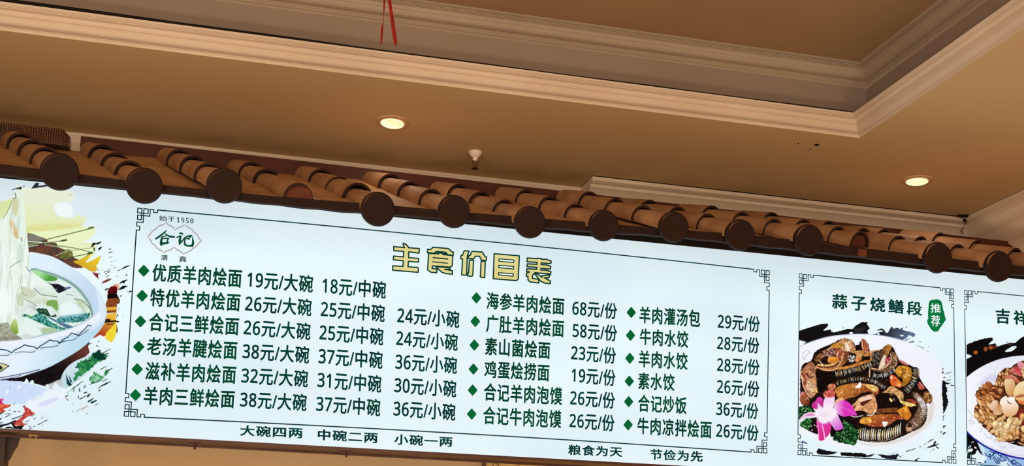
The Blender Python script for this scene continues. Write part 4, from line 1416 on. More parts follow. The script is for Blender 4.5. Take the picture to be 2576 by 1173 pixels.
    c.poly([(-110, 640), (60, 636), (76, 634), (100, 638), (132, 646), (170, 666), (200, 686), (230, 712), (250, 736), (264, 762), (269, 786), (264, 806), (248, 822), (222, 836), (190, 844), (130, 852), (50, 864), (-110, 870)], (226, 240, 253), c2=(196, 218, 240), gx=(140, 660, 235, 740))
    c.poly([(240, 728), (258, 750), (267, 782), (262, 804), (246, 822), (222, 834), (240, 806), (248, 780), (246, 752)], (226, 238, 250), soft=2, al=0.8)
    c.poly([(72, 676), (100, 679), (140, 690), (178, 708), (206, 732), (226, 762), (234, 786), (232, 800), (214, 814), (180, 826), (120, 840), (50, 856), (-110, 864), (-110, 690)], (128, 166, 158), soft=1)
    c.poly([(72, 682), (100, 684), (138, 696), (174, 714), (200, 736), (220, 764), (229, 786), (227, 798), (210, 811), (178, 824), (118, 838), (50, 855), (-110, 862), (-110, 690)], (222, 236, 230), soft=1, nz=(14, 10))
    # things in the soup
    c.poly(A2.l([(570, 555), (640, 552), (720, 580), (850, 630), (995, 690), (960, 738), (860, 744), (790, 738), (700, 680), (600, 610)]), (168, 226, 160), c2=(84, 158, 70), gx=(100, 690, 120, 706))
    c.poly(A2.l([(560, 620), (640, 640), (740, 720), (850, 820), (950, 920), (1010, 1005), (900, 992), (740, 976), (660, 940), (600, 860), (545, 760)]), (234, 246, 236), c2=(206, 226, 206), gx=(100, 715, 95, 742))
    c.line([A2(600, 870), A2(690, 965), A2(760, 985), A2(1000, 1018)], 1.6, (90, 104, 86))
    c.poly(A2.l([(818, 764), (900, 790), (1000, 790), (1100, 840), (1175, 870), (1110, 915), (1010, 950), (960, 890), (890, 810)]), (28, 24, 38), rag=0.6)
    c.poly([(160, 726), (172, 722), (180, 724), (170, 728)], (96, 104, 150))
    c.poly(A2.l([(375, 622), (420, 700), (472, 838), (400, 790), (374, 715)]), (30, 18, 18), sm=False)
    c.poly(A2.l([(425, 860), (500, 905), (470, 922)]), (36, 24, 22), sm=False)
    c.poly(A2.l([(420, 1050), (520, 1000), (700, 980), (820, 1030), (815, 1130), (700, 1150), (590, 1120)]), (232, 240, 226), c2=(206, 218, 196), gx=(80, 745, 85, 765))
    c.line([A2(415, 1050), A2(500, 1090), A2(590, 1140), A2(640, 1173)], 1.5, (110, 122, 104))
    c.poly(A2.l([(820, 1090), (930, 1070), (990, 1120), (980, 1173), (820, 1173)]), (126, 166, 84), c2=(176, 206, 130), gx=(120, 760, 140, 765))
    c.poly(A3.l([(830, 60), (980, 40), (1010, 160), (990, 230), (900, 150)]), (126, 170, 84), soft=1)
    c.poly(A3.l([(1040, 150), (1100, 90), (1220, 60), (1330, 120), (1380, 230), (1200, 290), (1100, 230)]), (234, 246, 248), soft=1)
    c.poly(A3.l([(320, 190), (420, 60), (560, 90), (620, 160), (640, 240), (500, 180), (400, 240)]), (228, 236, 232), c2=(196, 206, 200), gx=(60, 770, 80, 785))
    c.poly([(186, 752), (204, 756), (222, 770), (231, 788), (226, 800), (214, 790), (200, 770)], (190, 212, 180), c2=(226, 238, 222), gx=(200, 760, 222, 790))
    c.line([(186, 752), (206, 756), (224, 774), (231, 792)], 1.6, (90, 112, 100))
    c.line([(204, 770), (214, 786), (222, 796)], 1.4, (150, 176, 150))
    c.poly([(152, 772), (172, 760), (190, 772), (206, 790), (196, 798), (160, 796)], (232, 246, 246), soft=1)
    c.line([(166, 741), (176, 742), (184, 744)], 2, (150, 160, 164))
    # dark and teal greens
    c.poly(A3.l([(640, 190), (720, 180), (800, 190), (850, 250), (880, 310), (960, 285), (980, 320), (900, 330), (760, 290), (660, 250)]), (24, 66, 44), rag=1, rs=3)
    c.poly(A3.l([(390, 280), (470, 285), (560, 310), (660, 260), (740, 290), (810, 330), (860, 400), (980, 460), (1130, 530), (1060, 555), (950, 530), (780, 480), (660, 420), (500, 345), (400, 320)]), (20, 92, 76), nz=(3.2, 0.85, (126, 214, 204)), rag=1.2, rs=3)
    c.poly(A3.l([(820, 330), (900, 350), (1060, 420), (1230, 480), (1280, 520), (1150, 520), (1000, 440)]), (92, 130, 160), nz=(3, 0.5, (36, 80, 104)), rag=0.6)
    c.poly([(143, 802), (160, 797), (190, 795), (226, 787), (222, 800), (206, 809), (182, 812), (150, 810)], (26, 96, 92), nz=(3, 0.8, (126, 200, 206)), rag=1.2, rs=3)
    c.poly([(148, 797), (180, 792), (214, 788), (200, 795), (160, 799)], (168, 216, 226), nz=(3, 0.5, (80, 140, 150)))
    c.line([(70, 795), (80, 797)], 2.5, (130, 200, 90))
    c.poly(A3.l([(400, 350), (520, 370), (640, 440), (720, 490), (900, 520), (840, 580), (640, 660), (480, 680), (380, 640), (360, 480)]), (230, 243, 240), soft=2)
    c.poly(A3.l([(720, 520), (900, 520), (1000, 560), (900, 600), (740, 620)]), (176, 196, 160), soft=2)
    c.poly(A3.l([(410, 625), (520, 640), (590, 690), (520, 690), (440, 650)]), (128, 122, 120), soft=0)
    # noodles lifted on the left
    col = [(-110, 560), (-40, 520), (0, 506), (22, 500), (36, 488), (48, 478), (56, 478), (60, 500), (64, 560), (70, 610), (74, 650), (80, 690), (86, 722), (72, 728), (62, 724), (54, 735), (44, 754), (41, 775), (44, 800), (48, 830), (30, 846), (-110, 852)]
    c.poly(col, (226, 240, 226), c2=(238, 248, 240), gx=(0, 500, 0, 760), rag=0.5)
    w_, m_ = c.mask(c.smooth(col))
    st = c.noise(5, 31, ax=1, ay=14, rot=0.12, sub=w_)
    c.put(w_, m_ * np.clip((st - 0.62) * 3, 0, 0.35), (176, 200, 172))
    c.put(w_, m_ * np.clip((0.34 - st) * 3, 0, 0.5), (250, 255, 250))
    c.poly([(0, 512), (14, 506), (30, 500), (26, 520), (14, 542), (6, 552), (0, 545)], (214, 226, 150), soft=2, al=0.8)
    c.line([(30, 505), (22, 526), (12, 544), (9, 549)], 1.4, (110, 120, 90))
    c.line([(35, 502), (34, 520), (28, 542), (26, 556)], 1.3, (140, 140, 110), 0.8)
    c.poly([(30, 506), (46, 500), (46, 530), (38, 545), (32, 530)], (206, 206, 156), soft=2, al=0.8)
    c.poly([(24, 555), (34, 560), (44, 584), (46, 602), (36, 594), (28, 576)], (214, 186, 130), soft=2)
    c.line([(38, 487), (40, 497), (33, 500)], 2, (60, 60, 44))
    c.line([(14, 496), (24, 492), (38, 486)], 1.6, (190, 200, 180))
    c.line([(53, 598), (55, 606)], 2, (50, 40, 34))
    c.line([(27, 672), (38, 664), (52, 656)], 1.8, (136, 150, 130))
    c.line([(27, 672), (26, 690), (29, 706)], 1.2, (180, 196, 170))
    c.line([(54, 690), (50, 720), (44, 736), (43, 760)], 1.5, (176, 190, 160))
    c.line([(66, 672), (74, 684), (74, 680)], 2.6, (150, 160, 180))
    c.line([(63, 690), (72, 720), (84, 742)], 1.2, (186, 206, 180))
    c.poly([(54, 722), (66, 724), (84, 732), (92, 744), (74, 752), (58, 746)], (206, 216, 190), soft=1)
    c.line([(54, 722), (58, 740), (68, 744)], 1.2, (128, 136, 104))
    c.ell(31, 641, 4, 4, (250, 255, 252), soft=1)
    c.ell(14, 760, 26, 34, (244, 252, 246), soft=5, al=0.8)
    c.poly([(44, 754), (50, 735), (60, 748), (58, 770), (46, 766)], (190, 202, 172), soft=1, al=0.8)
    c.poly([(26, 826), (32, 806), (42, 806), (46, 836), (36, 842)], (126, 160, 60), c2=(196, 214, 140), gx=(34, 836, 38, 806), soft=1)
    c.poly([(-110, 822), (0, 814), (20, 812), (30, 832), (46, 846), (54, 854), (20, 860), (-110, 866)], (176, 180, 160), nz=(4, 0.6, (120, 120, 104)), soft=1)
    c.poly([(-110, 848), (10, 848), (44, 846), (52, 856), (0, 862), (-110, 866)], (136, 134, 120), nz=(3, 0.5, (180, 178, 162)), soft=1)
    c.poly([(58, 842), (70, 840), (86, 848), (70, 852), (58, 854)], (214, 222, 220), soft=0)
    rr = random.Random(5)
    for k in range(70):
        x = rr.uniform(4, 74); y0_ = rr.uniform(520, 760); L = rr.uniform(20, 80)
        if x > 44 + (y0_ - 500) * 0.12:
            continue
        d_ = (x - 20) * 0.004 * L
        c.line([(x, y0_), (x + d_ * 0.5, y0_ + L / 2), (x + d_, y0_ + L)], [0.4, rr.uniform(0.8, 2.2), 0.4], rr.choice([(188, 208, 184), (250, 255, 250), (206, 222, 200), (244, 250, 240), (214, 214, 170)]), rr.uniform(0.4, 0.9))
    for k in range(60):
        x, y = rr.uniform(84, 220), rr.uniform(720, 838)
        if ((x - 130) / 100) ** 2 + ((y - 770) / 75) ** 2 > 1 or y > 850 - (x - 60) * 0.22:
            continue
        a, L = rr.uniform(-0.3, 0.9), rr.uniform(5, 18)
        c.line([(x, y), (x + L * .5 * math.cos(a), y + L * .5 * math.sin(a) + 1.5), (x + L * math.cos(a), y + L * math.sin(a))], [0.4, rr.uniform(0.8, 1.8), 0.4], rr.choice([(120, 146, 126), (250, 255, 252), (160, 186, 164), (240, 250, 246)]), rr.uniform(0.4, 0.85))
    # rim front highlight and painted wave
    c.poly([(-110, 862), (0, 859), (50, 855), (100, 848), (165, 831), (205, 815), (230, 800), (250, 786), (252, 800), (232, 818), (200, 834), (160, 846), (100, 860), (50, 868), (-110, 876)], (236, 243, 254), soft=1)
    wave = A3.l([(-700, 900), (-560, 840), (-430, 850), (-360, 930), (-250, 850), (-120, 850), (0, 890), (130, 912), (202, 955)])
    c.line(wave, 2.6, (24, 62, 96), sm=False)
    for pth in ([(202, 955), (250, 908), (350, 862), (430, 812)], [(430, 812), (480, 832), (590, 850), (640, 888)], [(640, 888), (700, 835), (800, 775), (862, 728)], [(862, 728), (920, 746), (1000, 755), (1026, 795)], [(1026, 795), (1080, 735), (1190, 672)]):
        c.line(A3.l(pth), 2.6, (22, 52, 88))
    for pth in ([(150, 462), (180, 420)], [(180, 420), (220, 436), (270, 445), (284, 472)], [(284, 472), (330, 420), (400, 350), (442, 296)], [(442, 296), (490, 312)]):
        c.line(A7.l(pth), 2.2, (18, 36, 52), sm=False)
    for pth in ([(0, 995), (100, 1000), (170, 985)], [(260, 948), (400, 936), (540, 945), (610, 925)], [(690, 872), (800, 855), (930, 850), (1010, 822)], [(1060, 775), (1110, 750), (1173, 745)]):
        c.line(A3.l(pth), 1.7, (30, 76, 100))
    for pth in ([(0, 580), (100, 545), (210, 530), (270, 490)], [(300, 470), (380, 420), (450, 370)]):
        c.line(A7.l(pth), 1.5, (40, 70, 80))
    for pth in ([(60, 975), (170, 965)], [(230, 985), (370, 965)], [(490, 930), (600, 900)], [(640, 915), (780, 885)], [(890, 840), (1000, 805)]):
        c.line(A3.l(pth), 0.9, (150, 190, 206))
    c.poly(A4.l([(-60, 40), (0, 22), (60, 32), (110, 50), (158, 72), (110, 104), (60, 142), (20, 168), (-60, 180)]), (30, 28, 20))
    c.poly(A4.l([(-60, 50), (0, 34), (60, 44), (110, 64), (132, 74), (100, 96), (50, 130), (0, 158)]), (216, 206, 164))
    c.poly(A4.l([(-60, 130), (0, 128), (40, 118), (20, 150), (0, 160), (-60, 170)]), (150, 190, 110))
    c.poly(A4.l([(-60, 80), (0, 66), (30, 84), (42, 108), (10, 130), (-60, 140)]), (30, 48, 18))
    # small dish with greens
    c.poly([(152, 966), (154, 950), (164, 930), (184, 912), (210, 900), (236, 890), (262, 900), (262, 940), (236, 990), (200, 1004), (166, 990)], (212, 228, 238), c2=(170, 214, 218), gx=(190, 920, 190, 990))
    c.poly([(112, 972), (130, 964), (152, 956), (156, 978), (140, 984)], (196, 200, 200), soft=1)
    c.poly([(206, 908), (226, 900), (244, 880), (262, 886), (270, 902), (250, 912), (236, 922), (220, 936), (200, 948), (188, 958), (186, 944), (200, 930), (190, 924)], (22, 110, 60), nz=(4, 0.7, (84, 170, 100)), rag=3, rs=4)
    c.poly([(232, 890), (250, 876), (262, 890), (266, 904), (246, 908)], (14, 58, 44), rag=4, rs=4)
    c.poly([(210, 912), (238, 902), (226, 910)], (28, 40, 60), sm=False)
    c.poly([(188, 924), (200, 920), (194, 926)], (40, 84, 90))
    c.poly([(166, 940), (174, 960), (182, 968), (178, 976), (168, 966)], (20, 60, 62), sm=False)
    c.poly([(174, 944), (182, 962), (176, 962)], (30, 84, 84), sm=False)
    c.poly([(176, 976), (200, 958), (214, 950), (206, 962), (182, 982)], (24, 66, 54), nz=(3, 0.5, (40, 110, 70)), sm=False)
    c.poly([(164, 980), (200, 956), (224, 938), (226, 944), (200, 964), (170, 986)], (240, 249, 250), sm=False)
    # brushed white-out over the right part of the dish, then loose green flecks
    c.poly([(224, 938), (246, 914), (262, 906), (290, 900), (300, 960), (280, 1000), (230, 1010), (184, 1000), (176, 986), (206, 964)], SHEET, rag=4, rs=6, soft=1)
    c.poly([(226, 868), (246, 846), (260, 850), (278, 866), (262, 890), (250, 880), (232, 888)], SHEET, rag=3, rs=6, soft=1)
    c.poly([(226, 950), (240, 934), (252, 946), (262, 942), (266, 934), (272, 930), (272, 940), (262, 950), (256, 958), (238, 966), (226, 962)], (70, 150, 92), nz=(3.4, 0.8, (190, 230, 206)), rag=2.5, rs=4)
    c.poly([(262, 938), (268, 930), (274, 936), (264, 944)], (50, 128, 76), rag=1)
    for m in ([3.6, (720, 480), (790, 430), (915, 370)], [5.5, (790, 435), (840, 410), (880, 385)], [4, (735, 515), (755, 495)], [2.6, (580, 425), (650, 395), (740, 365)], [3, (800, 365), (860, 335)], [3.5, (880, 200), (940, 165)], [3, (760, 185), (850, 135)], [3.5, (500, 470), (530, 430)], [4.2, (435, 520), (430, 480)], [3.5, (440, 645), (530, 595)], [4.4, (510, 550), (545, 540)], [6, (560, 600), (590, 570)], [5, (570, 685), (640, 640)], [6, (620, 700), (690, 670)], [3, (680, 740), (720, 715)], [3, (415, 600), (420, 635)], [3.5, (340, 520), (358, 495)], [2, (320, 840), (348, 828)], [2, (385, 838), (450, 800)], [5, (470, 800), (560, 755)], [2.2, (320, 725), (330, 715)], [2, (540, 880), (562, 860)], [4.5, (210, 610), (250, 590)], [3, (230, 640), (255, 668)]):
        g = (26, 66, 60) if m[1][0] > 400 and m[1][1] < 720 else (96, 80, 74)
        if m[0] == 5 and m[1][1] == 800:
            g = (196, 184, 174)
        c.line(A8.l(m[1:]), [m[0], m[0] * 0.7] if len(m) == 3 else [m[0] * .5, m[0], m[0] * .6], g)
    for m in ([3, (440, 600), (500, 580)], [3, (575, 615), (600, 635)], [2.5, (600, 560), (625, 545)], [3, (660, 740), (790, 670)], [3, (720, 745), (770, 735)], [2, (720, 670), (730, 655)], [2, (490, 655), (495, 660)], [2.5, (710, 800), (765, 760)]):
        c.line(A7.l(m[1:]), [m[0], m[0] * .6], (20, 44, 40))
    # plate and chilli at lower left
    c.poly([(-110, 962), (0, 957), (50, 960), (88, 968), (120, 980), (152, 988), (160, 1000), (140, 1014), (100, 1024), (78, 1034), (60, 1022), (30, 1016), (0, 1020), (-110, 1030)], (206, 222, 250), rag=1.5, rs=6, soft=1)
    c.poly([(60, 1022), (84, 1004), (120, 986), (150, 976), (166, 984), (160, 1004), (130, 1024), (96, 1034), (76, 1034)], (236, 245, 252), rag=5, rs=8, soft=2)
    c.poly([(98, 1018), (120, 1006), (150, 1000), (140, 1012), (110, 1024)], (216, 222, 248), rag=3, rs=6, soft=1)
    for (x, y, r) in ((66, 960, 5), (80, 962, 5), (48, 974, 4), (18, 986, 4), (140, 972, 8), (120, 972, 4), (150, 980, 7)):
        c.poly([(x - r, y + r), (x - r * .2, y - r), (x + r, y - r * .3), (x + r * .4, y + r)], SHEET, rag=1.5, rs=3)
    c.poly([(-110, 1020), (0, 1016), (12, 1018), (28, 1019), (22, 1026), (8, 1030), (6, 1038), (-110, 1050)], (206, 66, 44), nz=(4, 0.7, (236, 140, 90)), rag=1)
    c.poly([(0, 1004), (4, 1010), (-4, 1018), (-110, 1014)], (210, 40, 110), soft=1)
    c.poly([(60, 1022), (70, 1026), (80, 1034), (88, 1041), (80, 1046), (66, 1052), (56, 1062), (68, 1068), (54, 1072), (36, 1070), (30, 1064), (46, 1056), (56, 1046), (62, 1036)], (176, 46, 48), nz=(3.4, 0.7, (232, 130, 100)), rag=1.6, rs=4)
    c.poly([(-110, 1078), (0, 1070), (30, 1064), (40, 1072), (66, 1070), (72, 1066), (56, 1076), (66, 1084), (60, 1088), (-110, 1092)], (22, 18, 22), rag=1.5, rs=4)
    c.poly([(0, 1078), (18, 1070), (26, 1066), (34, 1077), (28, 1074), (16, 1075), (4, 1082)], SHEET, rag=1, rs=3)
    for m in ([3, (95, 910), (190, 855)], [3.4, (200, 945), (380, 880)], [3, (230, 825), (265, 815)], [3, (150, 805), (170, 795)], [2.5, (95, 858), (110, 855)], [3, (130, 858), (150, 850)], [3, (310, 825), (325, 815)], [4, (0, 950), (30, 925)], [3, (0, 1010), (50, 998)], [4, (0, 860), (60, 830)], [5, (0, 1050), (120, 1030), (250, 975)], [3, (380, 740), (410, 725)], [2.2, (680, 930), (715, 912)], [3, (625, 1035), (720, 990)], [3, (730, 980), (790, 958)], [2.4, (690, 1046), (705, 1040)], [2.6, (555, 1065), (580, 1058)], [3, (480, 1110), (530, 1080)], [2.4, (480, 1068), (515, 1056)], [3, (560, 945), (585, 925)], [2.4, (525, 895), (580, 860)], [2.6, (420, 990), (480, 970)], [2, (165, 720), (180, 712)], [2, (225, 705), (245, 692)], [1.5, (160, 425), (170, 420)]):
        c.line(A4.l(m[1:]), [m[0], m[0] * .6] if len(m) == 3 else [m[0]] * 3, (30, 30, 40))
    for m in ([2.6, (700, 900), (960, 790)], [3, (520, 640), (700, 560)]):
        c.line(A4.l(m[1:]), m[0], (206, 212, 216), al=0.6, soft=1)
    # ink flecks on the right
    for m in ([7, (500, 70), (530, 25), (560, 20)], [6, (560, 22), (600, 15), (648, -10)], [3.4, (535, 90), (540, 130)], [6, (615, 105), (645, 75)], [3, (765, 108), (800, 98)], [3, (765, 160), (818, 148)], [2.6, (690, 465), (740, 440)], [3.6, (755, 465), (772, 455)], [2.6, (710, 490), (740, 482)], [2.6, (735, 525), (765, 508)], [2.4, (738, 552), (746, 548)], [3, (595, 430), (606, 428)], [3, (600, 490), (625, 482)], [2.6, (905, 440), (955, 422)], [5, (965, 415), (1020, 385), (1098, 355)], [3.5, (1030, 512), (1050, 500)], [6, (930, 640), (985, 610), (1055, 582)], [4, (1000, 630), (1010, 605)], [9, (930, 730), (985, 700), (1030, 680)], [3.5, (1020, 690), (1058, 685)], [4.5, (1068, 778), (1100, 762), (1132, 770)], [2.6, (1045, 762), (1052, 755)], [3.4, (942, 838), (962, 826)], [4.4, (712, 738), (755, 715)], [2, (985, 1135), (990, 1130)]):
        c.line(A6.l(m[1:]), [m[0], m[0] * .7] if len(m) == 3 else [m[0] * .4, m[0], m[0] * .3], (18, 20, 22))
    for (x, y, r) in ((790, 230, 5), (810, 300, 4), (870, 280, 3), (852, 392, 5), (770, 430, 6), (885, 530, 4), (812, 352, 3), (660, 436, 2.5), (640, 215, 3), (675, 275, 2.5)):
        q = A6(x, y)
        c.ell(q[0], q[1], r, r * 0.55, (186, 184, 178), rot=-0.4, al=0.8)
    return c.mirrored(-60, -1)

def paint_eel():
    c = Print(2009, 806, 2406, 1164, seed=7)
    K1 = cr_(2000, 800, 5.865); K2 = cr_(2000, 970, 5.865); K3 = cr_(2160, 800, 5.865); K4 = cr_(2160, 970, 5.78)
    BLK = (20, 17, 18)
    # brush strokes
    c.poly(K1.l([(40, 200), (150, 160), (300, 110), (400, 90), (485, 80), (496, 112), (460, 150), (415, 187), (525, 170), (562, 216), (650, 195), (780, 160), (845, 165), (900, 110), (985, 62), (1080, 62), (1062, 95), (1108, 155), (1070, 188), (1084, 242), (850, 238), (600, 260), (400, 310), (250, 345), (150, 390), (40, 440)]), BLK, sm=False, rag=0.5)
    c.poly(K1.l([(860, 160), (960, 150), (1050, 120), (1000, 200), (900, 215)]), (54, 52, 52), soft=2, al=0.7)
    c.poly(K1.l([(40, 330), (70, 332), (120, 345), (158, 360), (110, 390), (40, 415)]), SHEET)
    c.ell(*K1(828, 226), 4.5, 2.6, SHEET); c.ell(*K1(828, 230), 1, 0.8, BLK)
    c.ell(*K1(710, 148), 1.6, 1.6, BLK); c.ell(*K1(538, 196), 1.4, 1.2, SHEET)
    c.poly(K3.l([(208, 242), (260, 230), (310, 212), (345, 205), (400, 215), (432, 210), (460, 165), (490, 122), (512, 155), (560, 150), (600, 165), (640, 150), (655, 175), (700, 190), (790, 215), (836, 245), (800, 288), (745, 262), (700, 300), (650, 335), (625, 345), (480, 300), (330, 268)]), (36, 38, 46), c2=(98, 116, 152), gx=(2225, 835, 2290, 850), rag=1, rs=3, nz=(7, 12))
    c.line(K3.l([(275, 185), (310, 175), (345, 172), (385, 205)]), [2, 4, 5, 4], BLK)
    c.ell(*K3(292, 237), 2.8, 2, SHEET); c.ell(*K3(638, 262), 4.6, 1.8, SHEET)
    for p in ([(560, 152), (590, 160)], [(630, 158), (652, 152)], [(700, 140), (710, 132)]):
        c.line(K3.l(p), 2.6, (30, 32, 40))
    for (pl, co) in (([(640, 350), (720, 310), (780, 300), (720, 335), (660, 362)], (120, 134, 160)), ([(700, 370), (780, 345), (830, 340), (800, 365), (720, 380)], (110, 122, 146)), ([(800, 412), (840, 398), (900, 412), (960, 440), (972, 478), (1030, 490), (1022, 556), (930, 502), (860, 450)], (152, 162, 192)), ([(880, 345), (940, 355), (910, 365)], (130, 140, 160)), ([(1020, 430), (1050, 415), (1040, 435)], (170, 178, 186)), ([(1070, 612), (1105, 605), (1090, 620)], (190, 196, 206))):
        c.poly(K3.l(pl), co, rag=1.2, rs=3)
    # plate
    pl = K1.l([(40, 440), (150, 385), (300, 330), (480, 278), (700, 250), (900, 240), (1100, 240), (1300, 262), (1500, 305), (1700, 370), (1900, 460), (2060, 570), (2150, 700), (2200, 850), (2210, 1050), (2180, 1250), (2100, 1450), (1980, 1640), (1800, 1800), (1500, 1930), (1100, 1960), (700, 1930), (400, 1840), (150, 1700), (40, 1620)])
    c.poly(pl, (243, 246, 252), c2=(236, 242, 248), gx=(2080, 900, 2330, 1120), soft=1)
    c.line(K1.l([(40, 446), (150, 390), (300, 335), (480, 283), (700, 254), (900, 243), (1100, 243), (1300, 266), (1500, 310), (1600, 345)]), 1.4, (150, 158, 214), al=0.7)
    c.line([(2018, 893), (2026, 884), (2034, 882), (2036, 890), (2028, 894), (2024, 900), (2030, 902)], 1.1, (140, 150, 180))
    c.line([(2020, 896), (2019, 903), (2026, 905)], 1.1, (140, 150, 180))
    c.line([(2012, 955), (2016, 962), (2012, 968)], 1.2, (150, 160, 190))
    # right and lower ink
    c.poly(K3.l([(1236, 945), (1275, 935), (1300, 955), (1368, 962), (1310, 985), (1282, 985), (1288, 1030), (1312, 1085), (1290, 1120), (1310, 1150), (1300, 1180), (1236, 1180)]), BLK, rag=0.8)
    c.poly(K4.l([(1222, -20), (1260, -10), (1290, 60), (1275, 100), (1285, 170), (1306, 232), (1278, 330), (1246, 400), (1226, 380)]), BLK, rag=1.2, rs=4)
    c.splat([[4.2, (1243, 755), (1244, 757)], [4.6, (1242, 805), (1243, 812)], [2.6, (1270, 832), (1320, 815), (1378, 797)], [3, (1258, 885), (1275, 878)], [2.8, (1280, 935), (1330, 920), (1365, 912)], [2.4, (1350, 868), (1356, 866)], [3, (1360, 995), (1410, 1002)], [2, (1312, 1030), (1318, 1032)]], K3, BLK)
    c.splat([[3, (1240, 440), (1228, 470)], [2.6, (1230, 490), (1232, 508)], [5, (1228, 618), (1240, 598), (1272, 588)], [4, (1198, 680), (1206, 675)], [5, (1220, 720), (1245, 695), (1272, 688)], [2.4, (1182, 755), (1186, 748)], [3.6, (1000, 835), (1050, 800), (1095, 782)], [6, (1000, 905), (1080, 880), (1170, 850)], [6, (1090, 860), (1110, 830), (1120, 815)], [4, (1120, 880), (1150, 910), (1168, 916)], [3, (1080, 940), (1090, 930)], [2.2, (1045, 968), (1052, 966)], [2.4, (890, 898), (910, 890)], [2.4, (950, 860), (980, 850)], [3, (700, 962), (740, 945)], [2.6, (745, 945), (830, 918)], [2, (960, 912), (970, 910)], [3.4, (815, 1090), (850, 1072), (888, 1062)], [2.6, (820, 1095), (860, 1092)]], K4, (26, 24, 34))
    c.line(K4.l([(1100, 690), (1160, 670), (1200, 640)]), 1.4, (170, 176, 182), al=0.7)
    c.poly(K2.l([(345, 935), (420, 955), (560, 975), (640, 980), (600, 1000), (530, 1026), (370, 1022), (315, 988)]), BLK, rag=0.8)
    c.poly(K2.l([(668, 985), (1000, 1000), (1060, 1040), (1040, 1060), (900, 1056), (680, 1040)]), BLK, rag=0.8, sm=False)
    c.line(K2.l([(345, 935), (450, 962)]), 2.4, (40, 40, 130)); c.line(K2.l([(108, 828), (170, 856)]), 3.6, (40, 40, 140))
    c.line(K2.l([(250, 860), (350, 895)]), 1.3, (200, 204, 226))
    c.ell(*K2(640, 1010), 3, 2, SHEET)
    c.poly(K4.l([(0, 985), (80, 990), (130, 1010), (250, 995), (230, 1010), (150, 1045), (60, 1045), (0, 1035)]), BLK, rag=1.4)
    c.poly(K4.l([(280, 1000), (380, 1010), (470, 1012), (580, 1000), (560, 1040), (530, 1066), (400, 1068), (300, 1030)]), (28, 26, 44), rag=1.4)
    c.splat([[3, (520, 1070), (560, 1065)], [3, (600, 1030), (615, 1050)], [2, (640, 1022), (648, 1020)]], K4, BLK)
    c.line(K4.l([(420, 1000), (500, 990), (570, 975)]), 2.4, (120, 124, 190), al=0.8, soft=1)
    # food: dark sauce body first
    c.poly([(2016, 925), (2040, 908), (2052, 884), (2090, 866), (2122, 852), (2146, 860), (2154, 874), (2170, 854), (2184, 866), (2190, 884), (2216, 880), (2232, 868), (2244, 872), (2258, 896), (2264, 908), (2286, 918), (2308, 930), (2314, 950), (2324, 968), (2340, 990), (2344, 1008), (2330, 1018), (2332, 1048), (2320, 1074), (2292, 1088), (2272, 1098), (2230, 1112), (2180, 1112), (2150, 1102), (2120, 1080), (2080, 1074), (2030, 1030), (2014, 1005)], (34, 18, 12), nz=(6, 10), rag=0.8)
    c.poly([(2150, 1112), (2200, 1118), (2250, 1108), (2290, 1092), (2330, 1062), (2336, 1030), (2346, 1010), (2350, 1030), (2338, 1066), (2300, 1096), (2250, 1116), (2190, 1122)], (222, 200, 186), soft=2, al=0.6)
    # left meat
    c.poly(K1.l([(78, 820), (110, 760), (170, 700), (240, 648), (290, 700), (305, 760), (312, 880), (322, 1000), (330, 1080), (260, 1173), (190, 1160), (130, 1040), (100, 930)]), (196, 142, 102), nz=(6, 0.8, (150, 78, 52)))
    c.poly(K1.l([(170, 940), (250, 920), (300, 960), (290, 1060), (230, 1110), (180, 1050)]), (226, 190, 150), nz=(5, 0.5, (170, 100, 64)))
    c.poly(K1.l([(200, 700), (245, 660), (285, 720), (230, 790)]), (160, 100, 72), soft=1)
    c.line(K1.l([(100, 830), (150, 900), (140, 980)]), 4, (126, 40, 34), al=0.8); c.line(K1.l([(180, 830), (210, 880), (280, 860)]), 3, (70, 30, 20), al=0.8)
    c.line(K1.l([(95, 850), (120, 1000), (180, 1120), (240, 1180)]), 2, (240, 206, 170))
    c.ell(*K1(322, 1065), 5, 7, (222, 160, 90)); c.ell(*K1(290, 940), 4, 6, (214, 150, 90))
    # inner pieces upper left
    c.poly(K1.l([(400, 500), (460, 470), (540, 420), (700, 310), (740, 298), (780, 330), (830, 322), (860, 380), (895, 470), (820, 492), (730, 500), (700, 470), (620, 440), (560, 470), (500, 520)]), (214, 172, 126), nz=(5, 0.75, (176, 112, 66)))
    c.poly(K1.l([(740, 370), (790, 400), (810, 480), (770, 490), (745, 430)]), (246, 228, 208), soft=1)
    c.poly(K1.l([(520, 430), (600, 370), (690, 380), (700, 430), (620, 450)]), (206, 140, 56), nz=(4, 0.4, (160, 96, 40)))
    c.poly(K1.l([(420, 520), (470, 480), (580, 450), (590, 550), (540, 590), (460, 600)]), (92, 40, 36), nz=(3, 0.8, (226, 190, 176)))
    c.poly(K1.l([(590, 470), (700, 470), (700, 560), (670, 600), (610, 600)]), (176, 96, 66), nz=(4, 0.5, (120, 50, 34)))
    c.line(K1.l([(640, 500), (620, 560), (625, 600)]), 2.4, (240, 196, 150)); c.line(K1.l([(700, 460), (705, 520), (690, 590)]), 2.2, (244, 208, 160))
    c.poly(K1.l([(288, 605), (340, 545), (400, 518), (442, 560), (400, 600), (345, 645), (310, 640)]), (104, 62, 36), nz=(4, 0.6, (176, 116, 70)))
    c.poly(K1.l([(400, 610), (480, 560), (500, 640), (430, 680), (380, 660)]), (40, 20, 14))
    c.line(K1.l([(360, 630), (385, 670), (410, 690)]), 2.4, (240, 206, 160))
    c.poly(K1.l([(488, 600), (530, 572), (600, 585), (655, 615), (600, 655), (540, 675), (490, 655)]), (236, 164, 56), c2=(214, 120, 40), gx=(2085, 898, 2108, 912))
